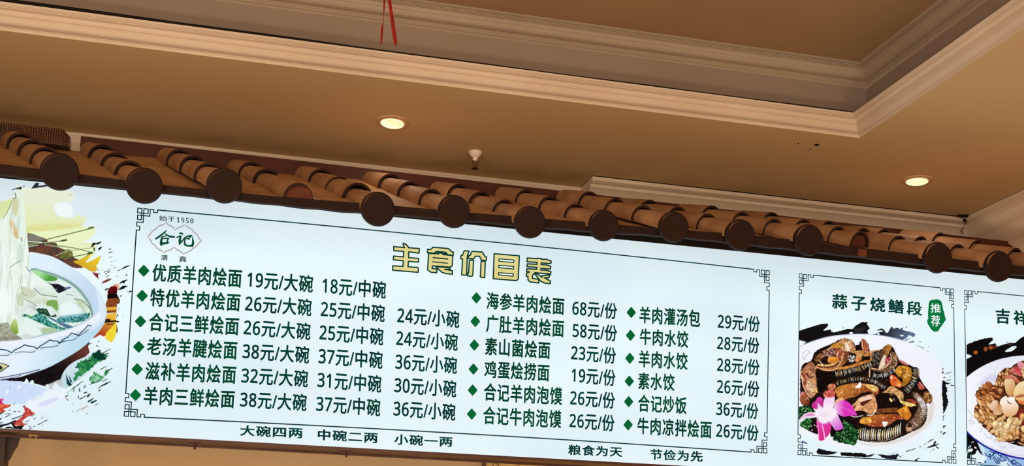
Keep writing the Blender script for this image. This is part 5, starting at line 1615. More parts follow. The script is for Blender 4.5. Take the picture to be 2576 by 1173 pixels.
    # the long curled slice
    c.poly(K1.l([(690, 500), (720, 495), (790, 505), (800, 560), (770, 640), (700, 700), (640, 760), (580, 785), (480, 790), (380, 765), (330, 745), (300, 770), (295, 740), (335, 690), (430, 710), (560, 700), (640, 650), (685, 580)]), (176, 112, 66), c2=(120, 66, 40), gx=(2110, 905, 2130, 900))
    c.line(K1.l([(335, 690), (430, 706), (560, 690), (650, 640)]), [3, 5, 5, 3], (236, 188, 120))
    c.line(K1.l([(345, 722), (430, 730), (560, 715), (640, 660)]), 3.6, (96, 46, 26))
    c.line(K1.l([(300, 745), (335, 732), (400, 765), (500, 778), (590, 760), (650, 700), (695, 610), (712, 520)]), 2.6, (226, 174, 116))
    c.poly(K1.l([(305, 790), (400, 790), (580, 795), (600, 880), (600, 960), (480, 990), (430, 1070), (340, 1100), (322, 940)]), (22, 13, 10))
    # top right bits
    c.poly(K1.l([(890, 410), (960, 400), (1000, 440), (960, 480), (905, 470)]), (26, 14, 12))
    c.poly(K1.l([(980, 320), (1010, 310), (1060, 360), (1085, 440), (1080, 490), (1020, 500), (985, 440)]), (164, 82, 52), nz=(4, 0.5, (200, 120, 84)))
    c.line(K1.l([(988, 330), (990, 400), (1000, 460)]), 2, (236, 190, 160))
    c.poly(K1.l([(800, 500), (900, 490), (1000, 480), (1020, 520), (960, 600), (920, 650), (890, 620), (900, 540)]), (222, 168, 104), nz=(5, 0.5, (170, 96, 50)))
    c.poly(K1.l([(790, 560), (880, 560), (880, 640), (800, 650)]), (26, 18, 16), nz=(2.6, 0.9, (236, 238, 236)))
    c.poly(K1.l([(890, 610), (960, 580), (980, 620), (900, 660)]), (206, 110, 50), nz=(3, 0.5, (240, 200, 150)))
    c.poly(K1.l([(1010, 560), (1040, 510), (1120, 490), (1250, 470), (1200, 520), (1140, 540), (1130, 620), (1100, 600), (1110, 560), (1050, 570)]), (206, 142, 80), nz=(4, 0.4, (150, 90, 50)))
    c.poly(K1.l([(1020, 600), (1070, 575), (1110, 600), (1060, 625)]), (24, 14, 12))
    # ribbed slice, upper middle
    c.poly(K1.l([(580, 790), (640, 760), (780, 740), (950, 690), (1135, 630), (1150, 720), (1090, 800), (960, 850), (800, 890), (620, 895)]), (24, 17, 15))
    c.poly(K1.l([(615, 765), (640, 735), (780, 708), (950, 655), (1060, 625), (1140, 625), (1080, 655), (920, 710), (750, 755)]), (214, 146, 66), c2=(180, 108, 46), gx=(2110, 930, 2190, 910))
    c.ribs(K1.l([(595, 830), (700, 815), (850, 775), (980, 740), (1140, 670)]), 11, 26, [(250, 248, 240), (236, 206, 150), (222, 168, 96)], 1.7, seed=3)
    # ribbed slice right with the curled tip
    c.poly(K3.l([(190, 770), (300, 790), (430, 790), (545, 740), (520, 830), (440, 880), (300, 915), (195, 890)]), (20, 16, 18))
    c.poly(K3.l([(205, 520), (250, 490), (330, 500), (350, 600), (300, 690), (220, 700), (200, 600)]), (28, 18, 15), nz=(3.4, 0.5, (200, 190, 176)))
    c.poly(K3.l([(330, 490), (370, 430), (420, 395), (460, 395), (482, 425), (460, 500), (430, 560), (390, 600), (350, 600), (320, 560)]), (96, 62, 38), c2=(200, 132, 58), gx=(2218, 880, 2240, 880))
    c.poly(K3.l([(340, 610), (390, 540), (405, 600), (395, 690), (330, 750), (295, 745)]), (236, 214, 186), soft=0)
    c.poly(K3.l([(395, 600), (465, 580), (450, 660), (400, 690)]), (150, 40, 56), nz=(3, 0.5, (240, 200, 200)))
    c.poly(K3.l([(470, 520), (500, 500), (560, 540), (578, 600), (560, 700), (500, 760), (400, 800), (230, 785), (180, 745), (300, 755), (420, 700), (470, 620)]), (92, 60, 42), nz=(4, 0.7, (168, 124, 84)))
    c.line(K3.l([(470, 540), (480, 620), (420, 700), (320, 760), (190, 742)]), 2.6, (230, 190, 140))
    c.line(K3.l([(165, 750), (160, 880)]), 3, (230, 180, 130))
    c.ribs(K3.l([(200, 845), (320, 860), (430, 830), (540, 760)]), 9, 22, [(250, 250, 246), (230, 220, 206), (150, 140, 130)], 1.6, seed=5)
    c.ribs(K3.l([(540, 560), (560, 640), (540, 720)]), 5, 9, [(236, 226, 206), (190, 150, 110)], 1.4, seed=6)
    # golden and orange slices
    c.poly(K3.l([(540, 800), (565, 735), (620, 704), (700, 716), (770, 745), (790, 820), (770, 900), (720, 970), (660, 1012), (640, 985), (650, 900), (600, 880)]), (206, 146, 44), c2=(176, 112, 32), gx=(2250, 925, 2285, 970), nz=(7, 8))
    c.poly(K3.l([(620, 706), (655, 760), (660, 830), (640, 880), (600, 880), (640, 820), (640, 750)]), (120, 66, 24))
    for (x, y) in ((715, 795), (705, 840), (740, 850), (690, 870)):
        c.ell(*K3(x, y), 1.8, 1.8, (248, 226, 170))
    c.poly(K3.l([(455, 870), (490, 835), (560, 880), (640, 975), (620, 1025), (560, 1015), (480, 985)]), (232, 124, 44), c2=(206, 70, 40), gx=(2262, 960, 2238, 950), nz=(4, 10))
    c.ell(*K3(485, 880), 2.6, 5, (250, 226, 190)); c.ell(*K3(600, 990), 2.4, 3, (246, 216, 160))
    c.poly(K3.l([(590, 615), (660, 640), (728, 685), (720, 705), (640, 672)]), (206, 120, 106), soft=0); c.poly(K3.l([(880, 945), (950, 990), (965, 1050), (890, 1050)]), (190, 62, 56), nz=(3, 0.5, (240, 200, 190)))
    c.poly(K3.l([(780, 740), (880, 745), (892, 860), (885, 960), (800, 1095), (740, 1138), (690, 1110), (672, 1030), (740, 980), (790, 890)]), (22, 18, 16))
    c.ribs(K3.l([(830, 750), (840, 850), (810, 940), (740, 1050), (700, 1090)]), 11, 20, [(250, 246, 236), (236, 214, 170), (190, 160, 120)], 1.8, seed=8)
    c.poly(K3.l([(870, 780), (895, 760), (895, 850), (880, 860)]), (196, 160, 140), al=0.8)
    # centre slice
    c.poly(K1.l([(585, 990), (620, 950), (700, 915), (900, 885), (1060, 870), (1240, 940), (1340, 1040), (1300, 1060), (1173, 990), (1000, 965), (830, 965), (660, 1010), (620, 1040)]), (26, 19, 16))
    c.ribs(K1.l([(610, 970), (720, 935), (900, 900), (1060, 900), (1200, 950), (1320, 1030)]), 8, 30, [(250, 246, 236), (236, 206, 160), (206, 150, 84)], 1.7, seed=10)
    c.poly(K1.l([(590, 1060), (620, 1030), (680, 1000), (830, 968), (1000, 968), (1130, 985), (1220, 1020), (1240, 1080), (1200, 1140), (1100, 1090), (980, 1110), (900, 1160), (780, 1190), (660, 1240), (620, 1160)]), (196, 124, 54), c2=(150, 78, 36), gx=(2130, 970, 2160, 1005), nz=(8, 10))
    c.poly(K1.l([(1030, 990), (1140, 990), (1220, 1030), (1200, 1090), (1110, 1060)]), (214, 158, 74), nz=(4, 0.4, (246, 226, 190)))
    c.poly(K1.l([(880, 1030), (920, 990), (960, 940), (985, 980), (970, 1030), (910, 1042)]), (250, 246, 240), sm=False)
    # walnut bits and dark body
    c.poly(K4.l([(250, 150), (430, 110), (600, 210), (560, 310), (380, 340), (270, 360)]), (24, 14, 12))
    c.poly(K4.l([(340, 105), (400, 70), (440, 25), (490, 10), (560, 50), (640, 100), (655, 150), (640, 200), (590, 210), (560, 160), (480, 110), (420, 110)]), (216, 166, 106), nz=(4, 0.6, (140, 84, 44)))
    c.poly(K4.l([(430, 90), (480, 90), (520, 130), (470, 150)]), (70, 44, 26), nz=(3, 0.6, (220, 190, 120)))
    c.ell(*K4(468, 212), 3, 6, (240, 196, 100), rot=-0.6); c.ell(*K4(515, 205), 2.4, 4, (120, 110, 150), rot=-0.4)
    c.poly(K4.l([(580, 190), (640, 170), (650, 205), (600, 215)]), (230, 190, 130), nz=(2.6, 0.7, (50, 30, 20)))
    c.poly(K4.l([(270, 350), (420, 330), (560, 330), (560, 390), (420, 400), (260, 410)]), (112, 58, 28), nz=(5, 0.4, (150, 84, 40)))
    c.poly(K4.l([(560, 370), (640, 320), (700, 290), (730, 350), (765, 440), (700, 505), (630, 465), (590, 420)]), (222, 146, 44), c2=(196, 110, 34), gx=(2270, 1025, 2285, 1055), nz=(4, 10))
    c.poly(K4.l([(600, 215), (700, 240), (800, 270), (842, 300), (790, 322), (680, 292), (610, 250)]), (240, 204, 116), nz=(4, 12))
    c.poly(K4.l([(690, 210), (780, 200), (835, 240), (830, 275), (760, 250)]), (170, 70, 50), nz=(4, 0.4, (120, 40, 30)))
    c.poly(K4.l([(740, 330), (840, 300), (800, 400), (770, 420)]), (28, 14, 12))
    # pale curl
    c.poly(K4.l([(0, 190), (60, 160), (150, 135), (215, 128), (245, 180), (262, 260), (268, 330), (220, 400), (150, 415), (60, 370), (-90, 380), (-200, 430), (-220, 350), (-340, 320), (-350, 240), (-240, 180), (-150, 300), (-60, 260)]), (232, 178, 128), c2=(206, 140, 90), gx=(2140, 1010, 2200, 1035), nz=(5, 12))
    c.poly(K4.l([(10, 200), (120, 150), (205, 165), (190, 200), (60, 235)]), (244, 206, 184), soft=1)
    c.poly(K4.l([(20, 255), (120, 215), (200, 205), (120, 260), (60, 300)]), (84, 34, 24))
    c.poly(K4.l([(-200, 300), (-100, 320), (-40, 280), (-60, 340)]), (150, 84, 44), soft=1)
    c.line(K4.l([(120, 430), (200, 430), (260, 350)]), 2.2, (250, 244, 236)); c.line(K4.l([(-130, 430), (-60, 460), (60, 440)]), 2, (236, 226, 216))
    # bottom ribbed slice
    c.poly(K4.l([(-40, 590), (60, 565), (300, 610), (420, 590), (560, 500), (640, 470), (690, 540), (650, 640), (600, 720), (520, 780), (420, 812), (260, 832), (120, 805), (0, 775), (-60, 740), (-70, 650)]), (26, 18, 14))
    c.poly(K4.l([(15, 520), (60, 470), (110, 460), (260, 425), (420, 418), (540, 418), (620, 455), (660, 490), (560, 500), (470, 560), (380, 595), (200, 602), (70, 565), (20, 548)]), (196, 116, 50), c2=(150, 66, 34), gx=(2190, 1048, 2200, 1072), nz=(6, 10))
    c.poly(K4.l([(15, 520), (70, 465), (160, 470), (190, 540), (90, 560), (30, 545)]), (222, 152, 56), nz=(5, 12))
    c.poly(K4.l([(335, 525), (430, 530), (410, 580), (372, 612), (352, 580)]), (250, 240, 232), sm=False)
    r = random.Random(21)
    for k in range(21):
        x = -40 + k * 32 + r.uniform(-6, 6)
        yb = 790 + 30 * math.sin((x + 100) / 250) - max(0, x - 400) * 0.35
        yt = 620 + max(0, 120 - abs(x - 250)) * 0.05 - max(0, x - 420) * 0.42
        c.line(K4.l([(x + 10, yt + r.uniform(0, 30)), (x - 4, (yt + yb) / 2), (x + 2, yb - r.uniform(8, 34))]), [1.2, r.uniform(2.2, 4.6), 1.2], r.choice([(246, 238, 220), (232, 206, 150), (240, 226, 196), (250, 250, 246)]))
    c.line(K4.l([(160, 815), (300, 822), (480, 775), (580, 720)]), 1.6, (220, 180, 160), al=0.8)
    # right curved slice
    c.poly(K4.l([(785, 120), (830, 100), (900, 150), (960, 230), (1002, 350), (965, 480), (890, 590), (800, 650), (730, 685), (690, 665), (688, 585), (760, 510), (830, 400), (862, 280)]), (92, 66, 50), nz=(4, 0.6, (150, 116, 90)))
    c.poly(K4.l([(850, 170), (900, 180), (960, 250), (985, 340), (950, 420), (900, 300)]), (226, 226, 232), nz=(3.4, 0.6, (130, 116, 110)))
    c.ribs(K4.l([(820, 130), (900, 220), (960, 340), (920, 470), (820, 580), (720, 640)]), 12, 34, [(246, 244, 240), (206, 180, 160), (170, 130, 100)], 1.5, seed=14)
    c.ribs(K4.l([(980, 330), (940, 480), (860, 600), (740, 680)]), 5, 14, [(40, 26, 20), (60, 40, 30)], 2, seed=15)
    c.ell(*K4(745, 580), 5, 6, (48, 30, 22)); c.poly(K4.l([(690, 600), (740, 620), (770, 655), (700, 660)]), (200, 150, 120))
    # walnut on the right
    c.poly(K4.l([(930, 150), (950, 105), (1000, 88), (1060, 140), (1075, 200), (1045, 266), (985, 245), (930, 190)]), (150, 98, 50), nz=(4, 0.8, (74, 42, 22)))
    c.line(K4.l([(960, 110), (1010, 150), (1010, 220)]), 1.8, (220, 176, 120)); c.line(K4.l([(990, 240), (1040, 220), (1065, 170)]), 1.6, (206, 160, 104))
    # berries
    c.poly(K2.l([(70, 190), (110, 95), (170, 130), (215, 215), (195, 300), (120, 296), (80, 250)]), (176, 98, 58), c2=(110, 50, 30), gx=(2014, 1000, 2034, 1015), nz=(4, 8))
    c.poly(K2.l([(70, 130), (120, 90), (150, 125), (100, 150)]), (206, 120, 110))
    c.poly(K2.l([(420, 110), (470, 75), (560, 70), (590, 100), (580, 172), (500, 185), (430, 170)]), (190, 66, 52), nz=(3, 0.5, (240, 190, 176)))
    c.poly(K1.l([(480, 1030), (500, 990), (570, 970), (600, 1010), (570, 1060), (510, 1070)]), (190, 84, 50), nz=(3, 0.5, (240, 200, 160)))
    # glossy sauce: fine mottling, glints and creases over the food
    reg = [(2016, 925), (2052, 884), (2090, 866), (2122, 852), (2170, 854), (2232, 868), (2264, 908), (2308, 930), (2340, 990), (2342, 1010), (2330, 1045), (2290, 1088), (2230, 1110), (2180, 1110), (2150, 1100), (2120, 1080), (2060, 1010), (2016, 1000)]
    w2, m2 = c.mask(c.smooth(reg))
    t2 = c.noise(2.6, 71, sub=w2) * 0.5 + c.noise(5.5, 72, sub=w2) * 0.5
    lum = c.c[w2].mean(-1, keepdims=True)
    m2 = m2 * (lum[..., 0] < 205)
    c.c[w2] = np.clip(c.c[w2] * (1 + (m2 * (t2 - 0.5) * 0.5)[..., None]) + (m2 * np.clip(t2 - 0.66, 0, 1) * 220)[..., None] * (lum > 60), 0, 255)
    rr = random.Random(77)
    for k in range(210):
        x, y = rr.uniform(2018, 2340), rr.uniform(860, 1105)
        iy, ix = int((y - c.y0) * c.ss), int((x - c.x0) * c.ss)
        jy, jx = iy - w2[0].start, ix - w2[1].start
        if not (0 <= jy < m2.shape[0] and 0 <= jx < m2.shape[1]) or m2[jy, jx] < 0.5:
            continue
        L = c.c[iy, ix].mean()
        a, ln = rr.uniform(-0.6, 0.6), rr.uniform(1.5, 5)
        if L > 70:
            dk = rr.random() < 0.55
            c.line([(x - ln * math.cos(a), y - ln * math.sin(a)), (x, y + rr.uniform(-1, 1)), (x + ln * math.cos(a), y + ln * math.sin(a))], [0.5, rr.uniform(0.9, 1.8), 0.5], (62, 26, 14) if dk else (255, 240, 214), rr.uniform(0.5, 0.9))
        elif rr.random() < 0.35:
            c.line([(x, y), (x + ln * 0.6, y - ln * 0.2)], [0.9, 0.5], rr.choice([(150, 86, 44), (226, 200, 170)]), 0.8)
    # parsley
    G1, G2, G3 = (40, 128, 54), (84, 170, 78), (20, 84, 40)
    def parsley(reg, n, seed):
        c.poly(reg, (16, 40, 22), rag=1.6, rs=3)
        rr = random.Random(seed)
        xs_, ys_ = [p[0] for p in reg], [p[1] for p in reg]
        w2, m2 = c.mask(c.smooth(reg))
        for k in range(n):
            x, y = rr.uniform(min(xs_), max(xs_)), rr.uniform(min(ys_), max(ys_))
            iy, ix = int((y - c.y0) * c.ss) - w2[0].start, int((x - c.x0) * c.ss) - w2[1].start
            if not (0 <= iy < m2.shape[0] and 0 <= ix < m2.shape[1]) or m2[iy, ix] < 0.5:
                continue
            a = rr.uniform(0, 6.28)
            L = rr.uniform(2, 4.4)
            c.line([(x, y), (x + L * math.cos(a), y + L * math.sin(a))], [1.8, 0.9], rr.choice([G1, G2, G3, G1, (150, 214, 140)]))
    parsley(K2.l([(48, 340), (130, 300), (230, 310), (280, 370), (160, 410), (100, 460), (48, 510)]), 90, 1)
    c.poly(K2.l([(90, 600), (150, 500), (240, 480), (320, 490), (335, 620), (340, 720), (220, 680), (150, 640)]), (26, 16, 16))
    parsley(K2.l([(78, 570), (150, 500), (225, 490), (240, 560), (190, 650), (100, 610)]), 80, 2)
    for (x, y) in ((240, 600), (320, 610), (250, 660), (290, 590)):
        c.ell(*K2(x, y), 1.8, 1.4, (236, 236, 236))
    c.poly(K2.l([(530, 590), (620, 440), (800, 470), (900, 600), (930, 700), (760, 700), (560, 760), (520, 720)]), (22, 15, 15))
    parsley(K2.l([(560, 790), (620, 690), (700, 690), (730, 560), (800, 560), (880, 620), (940, 710), (920, 810), (880, 880), (760, 862), (640, 835)]), 240, 3)
    parsley(K2.l([(705, 520), (735, 505), (760, 580), (730, 600)]), 20, 4)
    # orchid
    PK = (222, 64, 190)
    c.poly(K2.l([(55, 530), (90, 470), (140, 425), (200, 400), (310, 402), (345, 470), (230, 462), (140, 480)]), (240, 190, 224), c2=(246, 228, 240), gx=(2020, 1050, 2058, 1045))
    c.poly(K2.l([(150, 440), (220, 420), (300, 430), (240, 450)]), (216, 110, 180), soft=1, al=0.8)
    c.poly(K2.l([(248, 285), (300, 230), (345, 172), (400, 188), (425, 235), (462, 280), (400, 325), (310, 365), (255, 325)]), (214, 66, 176), c2=(190, 36, 130), gx=(2050, 1005, 2062, 1025), nz=(4, 10))
    c.poly(K2.l([(330, 270), (370, 290), (410, 360), (350, 390)]), (240, 200, 232), soft=1)
    c.poly(K2.l([(425, 235), (450, 178), (520, 180), (582, 172), (580, 260), (560, 330), (500, 390), (420, 330)]), (240, 206, 240), c2=(250, 240, 250), gx=(2085, 1000, 2085, 1030))
    c.poly(K2.l([(575, 310), (620, 250), (700, 220), (770, 235), (830, 290), (870, 350), (915, 435), (880, 445), (800, 450), (720, 462), (640, 430), (590, 390)]), (238, 200, 238), c2=(218, 52, 186), gx=(2100, 1030, 2126, 1030))
    c.line(K2.l([(620, 350), (720, 330), (830, 390), (900, 430)]), 1.4, (240, 150, 224), al=0.7)
    c.poly(K2.l([(500, 520), (560, 430), (625, 430), (660, 500), (712, 612), (690, 645), (600, 665), (550, 600)]), (240, 206, 240), c2=(216, 100, 210), gx=(2092, 1050, 2112, 1078))
    c.poly(K2.l([(318, 520), (400, 540), (520, 560), (530, 650), (490, 740), (440, 785), (430, 805), (355, 812), (340, 700)]), (226, 56, 160), c2=(214, 44, 130), gx=(2060, 1075, 2075, 1105))
    c.line(K2.l([(400, 590), (425, 690), (440, 790)]), 3, (244, 190, 226)); c.line(K2.l([(330, 530), (345, 640), (350, 800)]), 1.6, (244, 170, 214))
    c.poly(K2.l([(290, 380), (360, 330), (440, 320), (560, 320), (620, 400), (580, 480), (500, 540), (420, 570), (340, 520)]), (248, 236, 248), soft=2)
    c.poly(K2.l([(340, 420), (420, 400), (500, 430), (430, 480)]), (236, 226, 232), soft=1)
    c.line(K2.l([(280, 350), (330, 390), (360, 420)]), 3, (250, 240, 250))
    return c

def paint_mushrooms():
    c = Print(2431, 838, 2790, 1176, seed=11)
    K6 = cr_(2410, 720, 5.586); K7 = cr_(2410, 900, 7.33); K8 = cr_(2410, 1030, 8.2)
    BLK = (16, 12, 13)
    c.poly(K6.l([(60, 840), (110, 828), (230, 775), (370, 735), (480, 722), (495, 760), (460, 790), (428, 822), (530, 805), (552, 850), (640, 820), (730, 793), (800, 800), (860, 745), (930, 700), (1200, 620), (1300, 1000), (930, 1010), (600, 1120), (250, 1300), (60, 1420)]), BLK, sm=False, rag=0.6)
    c.poly(K6.l([(60, 955), (110, 955), (150, 965), (196, 985), (150, 1012), (60, 1040)]), SHEET, sm=False)
    c.poly(K6.l([(662, 920), (720, 875), (780, 845), (822, 852), (790, 890), (740, 918)]), SHEET); c.ell(*K6(790, 858), 1.4, 1.3, BLK)
    c.ell(*K6(684, 784), 1.5, 1.5, BLK); c.ell(*K6(532, 832), 1.2, 1.2, (236, 200, 190))
    for (x, y, rx, ry, co) in ((248, 934, 5.4, 4.8, (186, 96, 36)), (388, 886, 4.6, 6.4, (160, 78, 34)), (462, 866, 6.6, 5, (170, 82, 34)), (528, 858, 4.6, 3.4, (110, 44, 38)), (720, 812, 6, 2.6, (90, 50, 46))):
        c.ell(*K6(x, y), rx, ry, co, soft=1)
    # bowl inside and rim
    rim = K7.l([(100, 420), (150, 372), (250, 290), (350, 220), (480, 145), (600, 90), (750, 35), (900, 0), (1100, -30), (1500, -40), (1900, 60), (2250, 260), (2480, 560), (2560, 900), (2500, 1250), (2300, 1550), (2000, 1760), (1600, 1860), (1217, 1860), (900, 1800), (600, 1700), (350, 1560), (160, 1390), (100, 1330)])
    c.poly(rim, (243, 246, 252), c2=(232, 234, 246), gx=(2440, 950, 2500, 940), soft=0)
    c.poly(K7.l([(400, 480), (540, 350), (700, 290), (720, 330), (690, 430), (560, 460), (430, 560)]), (212, 206, 230), soft=3, al=0.8)
    # outside of the bowl: dark gap, blue body
    c.poly(K8.l([(150, 470), (190, 470), (300, 580), (420, 670), (520, 940), (440, 900), (400, 842), (370, 900), (340, 935), (260, 945), (230, 920), (190, 905), (150, 905)]), (14, 10, 12), rag=0.8)
    c.poly(K8.l([(190, 850), (260, 815), (305, 830), (280, 870), (190, 900)]), SHEET); c.poly(K8.l([(200, 800), (240, 760), (272, 752), (250, 785), (215, 815)]), SHEET)
    c.ell(*K8(360, 796), 3.2, 1.8, SHEET, rot=0.5); c.ell(*K8(310, 675), 1.4, 1.2, SHEET); c.ell(*K8(280, 692), 1, 0.9, SHEET)
    c.poly(K8.l([(190, 925), (225, 915), (250, 960), (240, 1010), (190, 1020)]), (16, 40, 34), rag=0.6)
    c.poly(K8.l([(400, 670), (560, 770), (800, 890), (1100, 980), (1362, 1040), (1900, 1060), (2300, 1000), (2600, 880), (2500, 1180), (560, 1180), (545, 1080), (590, 1000), (520, 940)]), (166, 204, 234), c2=(150, 186, 232), gx=(2470, 1130, 2560, 1165))
    c.poly(K8.l([(400, 670), (470, 720), (560, 850), (540, 930), (505, 940)]), (206, 226, 240), soft=1)
    c.poly(K8.l([(830, 1130), (960, 1075), (1030, 1090), (1100, 1173), (800, 1180)]), (214, 238, 244), soft=0)
    c.poly(K8.l([(548, 1060), (562, 1064), (584, 1108), (550, 1100)]), BLK)
    for i, p in enumerate(([(555, 905), (600, 960), (660, 980), (640, 920), (690, 970), (660, 1000), (680, 1045)], [(655, 860), (700, 880), (740, 930), (700, 960), (760, 900), (800, 910)], [(720, 990), (760, 1060), (820, 1130), (860, 1100), (800, 1050), (770, 1000), (740, 980)], [(830, 930), (880, 980), (860, 1040), (920, 1070), (960, 1060), (930, 1000), (880, 950), (930, 940), (990, 1010), (980, 1060)], [(1000, 970), (1060, 1060), (1120, 1080), (1150, 1040), (1200, 1090), (1180, 1140), (1260, 1170)], [(1010, 1120), (1080, 1173)], [(1100, 1070), (1150, 1120), (1230, 1110), (1320, 1173)], [(730, 885), (780, 910), (840, 920)], [(820, 1000), (840, 1060), (800, 1110)], [(1130, 1050), (1100, 1110), (1160, 1150)])):
        c.line(K8.l(p), 2, (26, 44, 104))
    c.line(K8.l([(185, 470), (300, 575), (430, 680), (560, 765), (720, 845), (900, 915), (1080, 970), (1230, 1002), (1500, 1040), (1800, 1050), (2200, 1000), (2600, 860), (2800, 700)]), 4.2, (34, 30, 150))
    c.line(K8.l([(210, 480), (320, 575), (450, 665)]), 1, (200, 206, 246))
    c.line(K8.l([(330, 590), (560, 720), (800, 830), (1080, 920), (1362, 965)]), 1.2, (196, 198, 208))
    # sketchy blossoms on the rim
    for p in ([(190, 10), (250, 60), (285, 150), (240, 220), (200, 230)], [(235, 270), (280, 240), (340, 290), (290, 305), (235, 285)], [(450, 380), (490, 420), (450, 470)], [(540, 500), (620, 600), (700, 560), (680, 620)], [(790, 600), (740, 640), (790, 690), (830, 680)], [(860, 700), (900, 790), (990, 760), (940, 820)], [(1090, 740), (1120, 800), (1170, 770)]):
        c.line(K8.l(p), 1.1, (150, 156, 190), al=0.8)
    # food
    food = K7.l([(330, 660), (350, 610), (430, 560), (500, 500), (545, 458), (620, 480), (660, 520), (690, 450), (730, 340), (780, 265), (870, 195), (960, 185), (1050, 120), (1150, 75), (1260, 60), (1600, 110), (1950, 280), (2200, 600), (2260, 950), (2100, 1300), (1800, 1540), (1500, 1640), (1217, 1640), (1060, 1610), (850, 1540), (600, 1400), (470, 1270), (370, 1100), (300, 960), (350, 860), (370, 800), (330, 720)])
    c.poly(food, (84, 44, 24), nz=(6, 10), rag=0.8)
    TAN = [(214, 160, 100), (196, 138, 80), (226, 180, 122), (176, 112, 60), (206, 150, 96)]
    BRN = [(176, 102, 52), (150, 82, 40), (196, 122, 66), (166, 96, 56)]
    PAL = [(234, 200, 150), (240, 210, 164), (226, 186, 130), (214, 170, 110)]
    E_ = (84, 44, 22)
    c.lumps(K7.l([(340, 660), (440, 560), (545, 465), (640, 500), (760, 580), (770, 700), (640, 760), (480, 770), (370, 740)]), 46, BRN, 4.0, 8.0, seed=1, edge=(90, 44, 20), rot=0.3, asp=(0.35, 0.6))
    c.lumps(K7.l([(700, 480), (760, 300), (880, 200), (960, 210), (940, 320), (840, 400), (830, 560), (790, 640), (720, 560)]), 36, TAN, 3, 6, seed=2, edge=(96, 46, 24), rot=1.2, asp=(0.4, 0.7))
    c.lumps(K7.l([(320, 960), (400, 780), (560, 740), (700, 790), (800, 900), (800, 1040), (650, 1100), (470, 1060), (350, 1080)]), 44, TAN, 5, 10, seed=3, edge=(120, 66, 36), rot=0.9, asp=(0.35, 0.55))
    c.lumps(K7.l([(330, 1060), (470, 1090), (640, 1080), (640, 1250), (520, 1290), (430, 1200)]), 26, TAN, 4, 8, seed=4, edge=E_)
    c.poly(K7.l([(850, 430), (900, 392), (980, 380), (1035, 430), (1055, 520), (1030, 650), (985, 715), (920, 690), (880, 620)]), (238, 206, 160), c2=(206, 144, 84), gx=(2528, 965, 2553, 985))
    c.poly(K7.l([(860, 380), (920, 320), (1000, 310), (1010, 370), (940, 400)]), (206, 120, 100), soft=1)
    c.poly(K7.l([(1000, 340), (1060, 350), (1130, 420), (1170, 470), (1110, 480), (1050, 440)]), (214, 140, 110), c2=(166, 70, 54), gx=(2548, 950, 2568, 962))
    c.poly(K7.l([(950, 240), (1030, 180), (1110, 180), (1160, 240), (1180, 340), (1100, 330), (1020, 300)]), (206, 140, 120), nz=(4, 0.6, (170, 40, 40)))
    c.poly(K7.l([(1035, 190), (1110, 185), (1190, 260), (1200, 330), (1130, 310), (1080, 280)]), (186, 34, 36), nz=(4, 0.5, (230, 150, 150)))
    c.poly(K7.l([(1090, 130), (1150, 78), (1217, 110), (1260, 200), (1200, 220), (1130, 190)]), (232, 170, 176), nz=(3.4, 0.6, (200, 90, 110)))
    c.lumps(K7.l([(1200, 200), (1550, 130), (1900, 300), (2150, 600), (1800, 700), (1250, 460)]), 70, PAL + [(206, 90, 80)], 4, 9, seed=9, edge=E_)
    c.poly(K7.l([(1020, 690), (1050, 560), (1110, 480), (1190, 440), (1300, 430), (1400, 560), (1380, 760), (1250, 840), (1140, 820), (1060, 760)]), (244, 226, 180), c2=(228, 180, 110), gx=(2560, 965, 2580, 1010))
    c.poly(K7.l([(1040, 730), (1120, 690), (1217, 680), (1217, 720), (1110, 740)]), (176, 96, 70), soft=1)
    c.poly(K7.l([(1100, 790), (1200, 800), (1300, 840), (1217, 870), (1120, 840)]), (228, 126, 70), soft=1)
    c.poly(K7.l([(770, 850), (790, 770), (870, 710), (910, 730), (920, 790), (1000, 720), (1040, 740), (1060, 810), (1110, 880), (1110, 960), (1060, 1050), (960, 1090), (880, 1080), (820, 1010), (790, 920)]), (250, 236, 220), c2=(226, 166, 110), gx=(2545, 1010, 2548, 1050))
    c.ell(*K7(965, 775), 8, 8, (252, 242, 232), soft=1)
    c.line(K7.l([(915, 800), (930, 830), (975, 850)]), 2.4, (90, 60, 50))
    c.poly(K7.l([(590, 900), (650, 800), (720, 800), (730, 880), (680, 980), (620, 970)]), (240, 210, 180), c2=(214, 160, 120), gx=(2495, 1020, 2506, 1030))
    c.poly(K7.l([(660, 1010), (730, 900), (790, 870), (800, 980), (760, 1060), (690, 1050)]), (226, 184, 136), c2=(196, 140, 90), gx=(2505, 1040, 2515, 1020))
    c.poly(K7.l([(1090, 1050), (1120, 960), (1217, 960), (1300, 1100), (1217, 1300), (1130, 1180)]), (112, 28, 24), nz=(5, 0.5, (170, 60, 40)))
    c.lumps(K8.l([(700, 330), (800, 220), (960, 170), (1150, 190), (1300, 220), (1300, 400), (1180, 500), (1000, 620), (860, 620), (760, 540), (690, 440)]), 60, PAL, 6, 11, seed=5, edge=(176, 122, 70), rot=-0.6, asp=(0.4, 0.6))
    c.lumps(K8.l([(960, 600), (1060, 500), (1200, 440), (1362, 420), (1362, 640), (1250, 600), (1140, 640), (1060, 670)]), 26, TAN, 4, 8, seed=6, edge=E_)
    c.lumps(K7.l([(1217, 900), (1600, 760), (2200, 700), (2180, 1100), (1950, 1400), (1600, 1560), (1217, 1500)]), 120, PAL + TAN, 5, 10, seed=7, edge=E_)
    c.poly(K8.l([(1080, 690), (1160, 640), (1240, 610), (1362, 720), (1500, 800), (1362, 776), (1200, 740)]), (26, 14, 14), rag=0.8)
    c.line(K8.l([(1250, 690), (1362, 740)]), 4, (206, 140, 84)); c.line(K8.l([(1080, 690), (1150, 675)]), 1.6, (200, 200, 236))
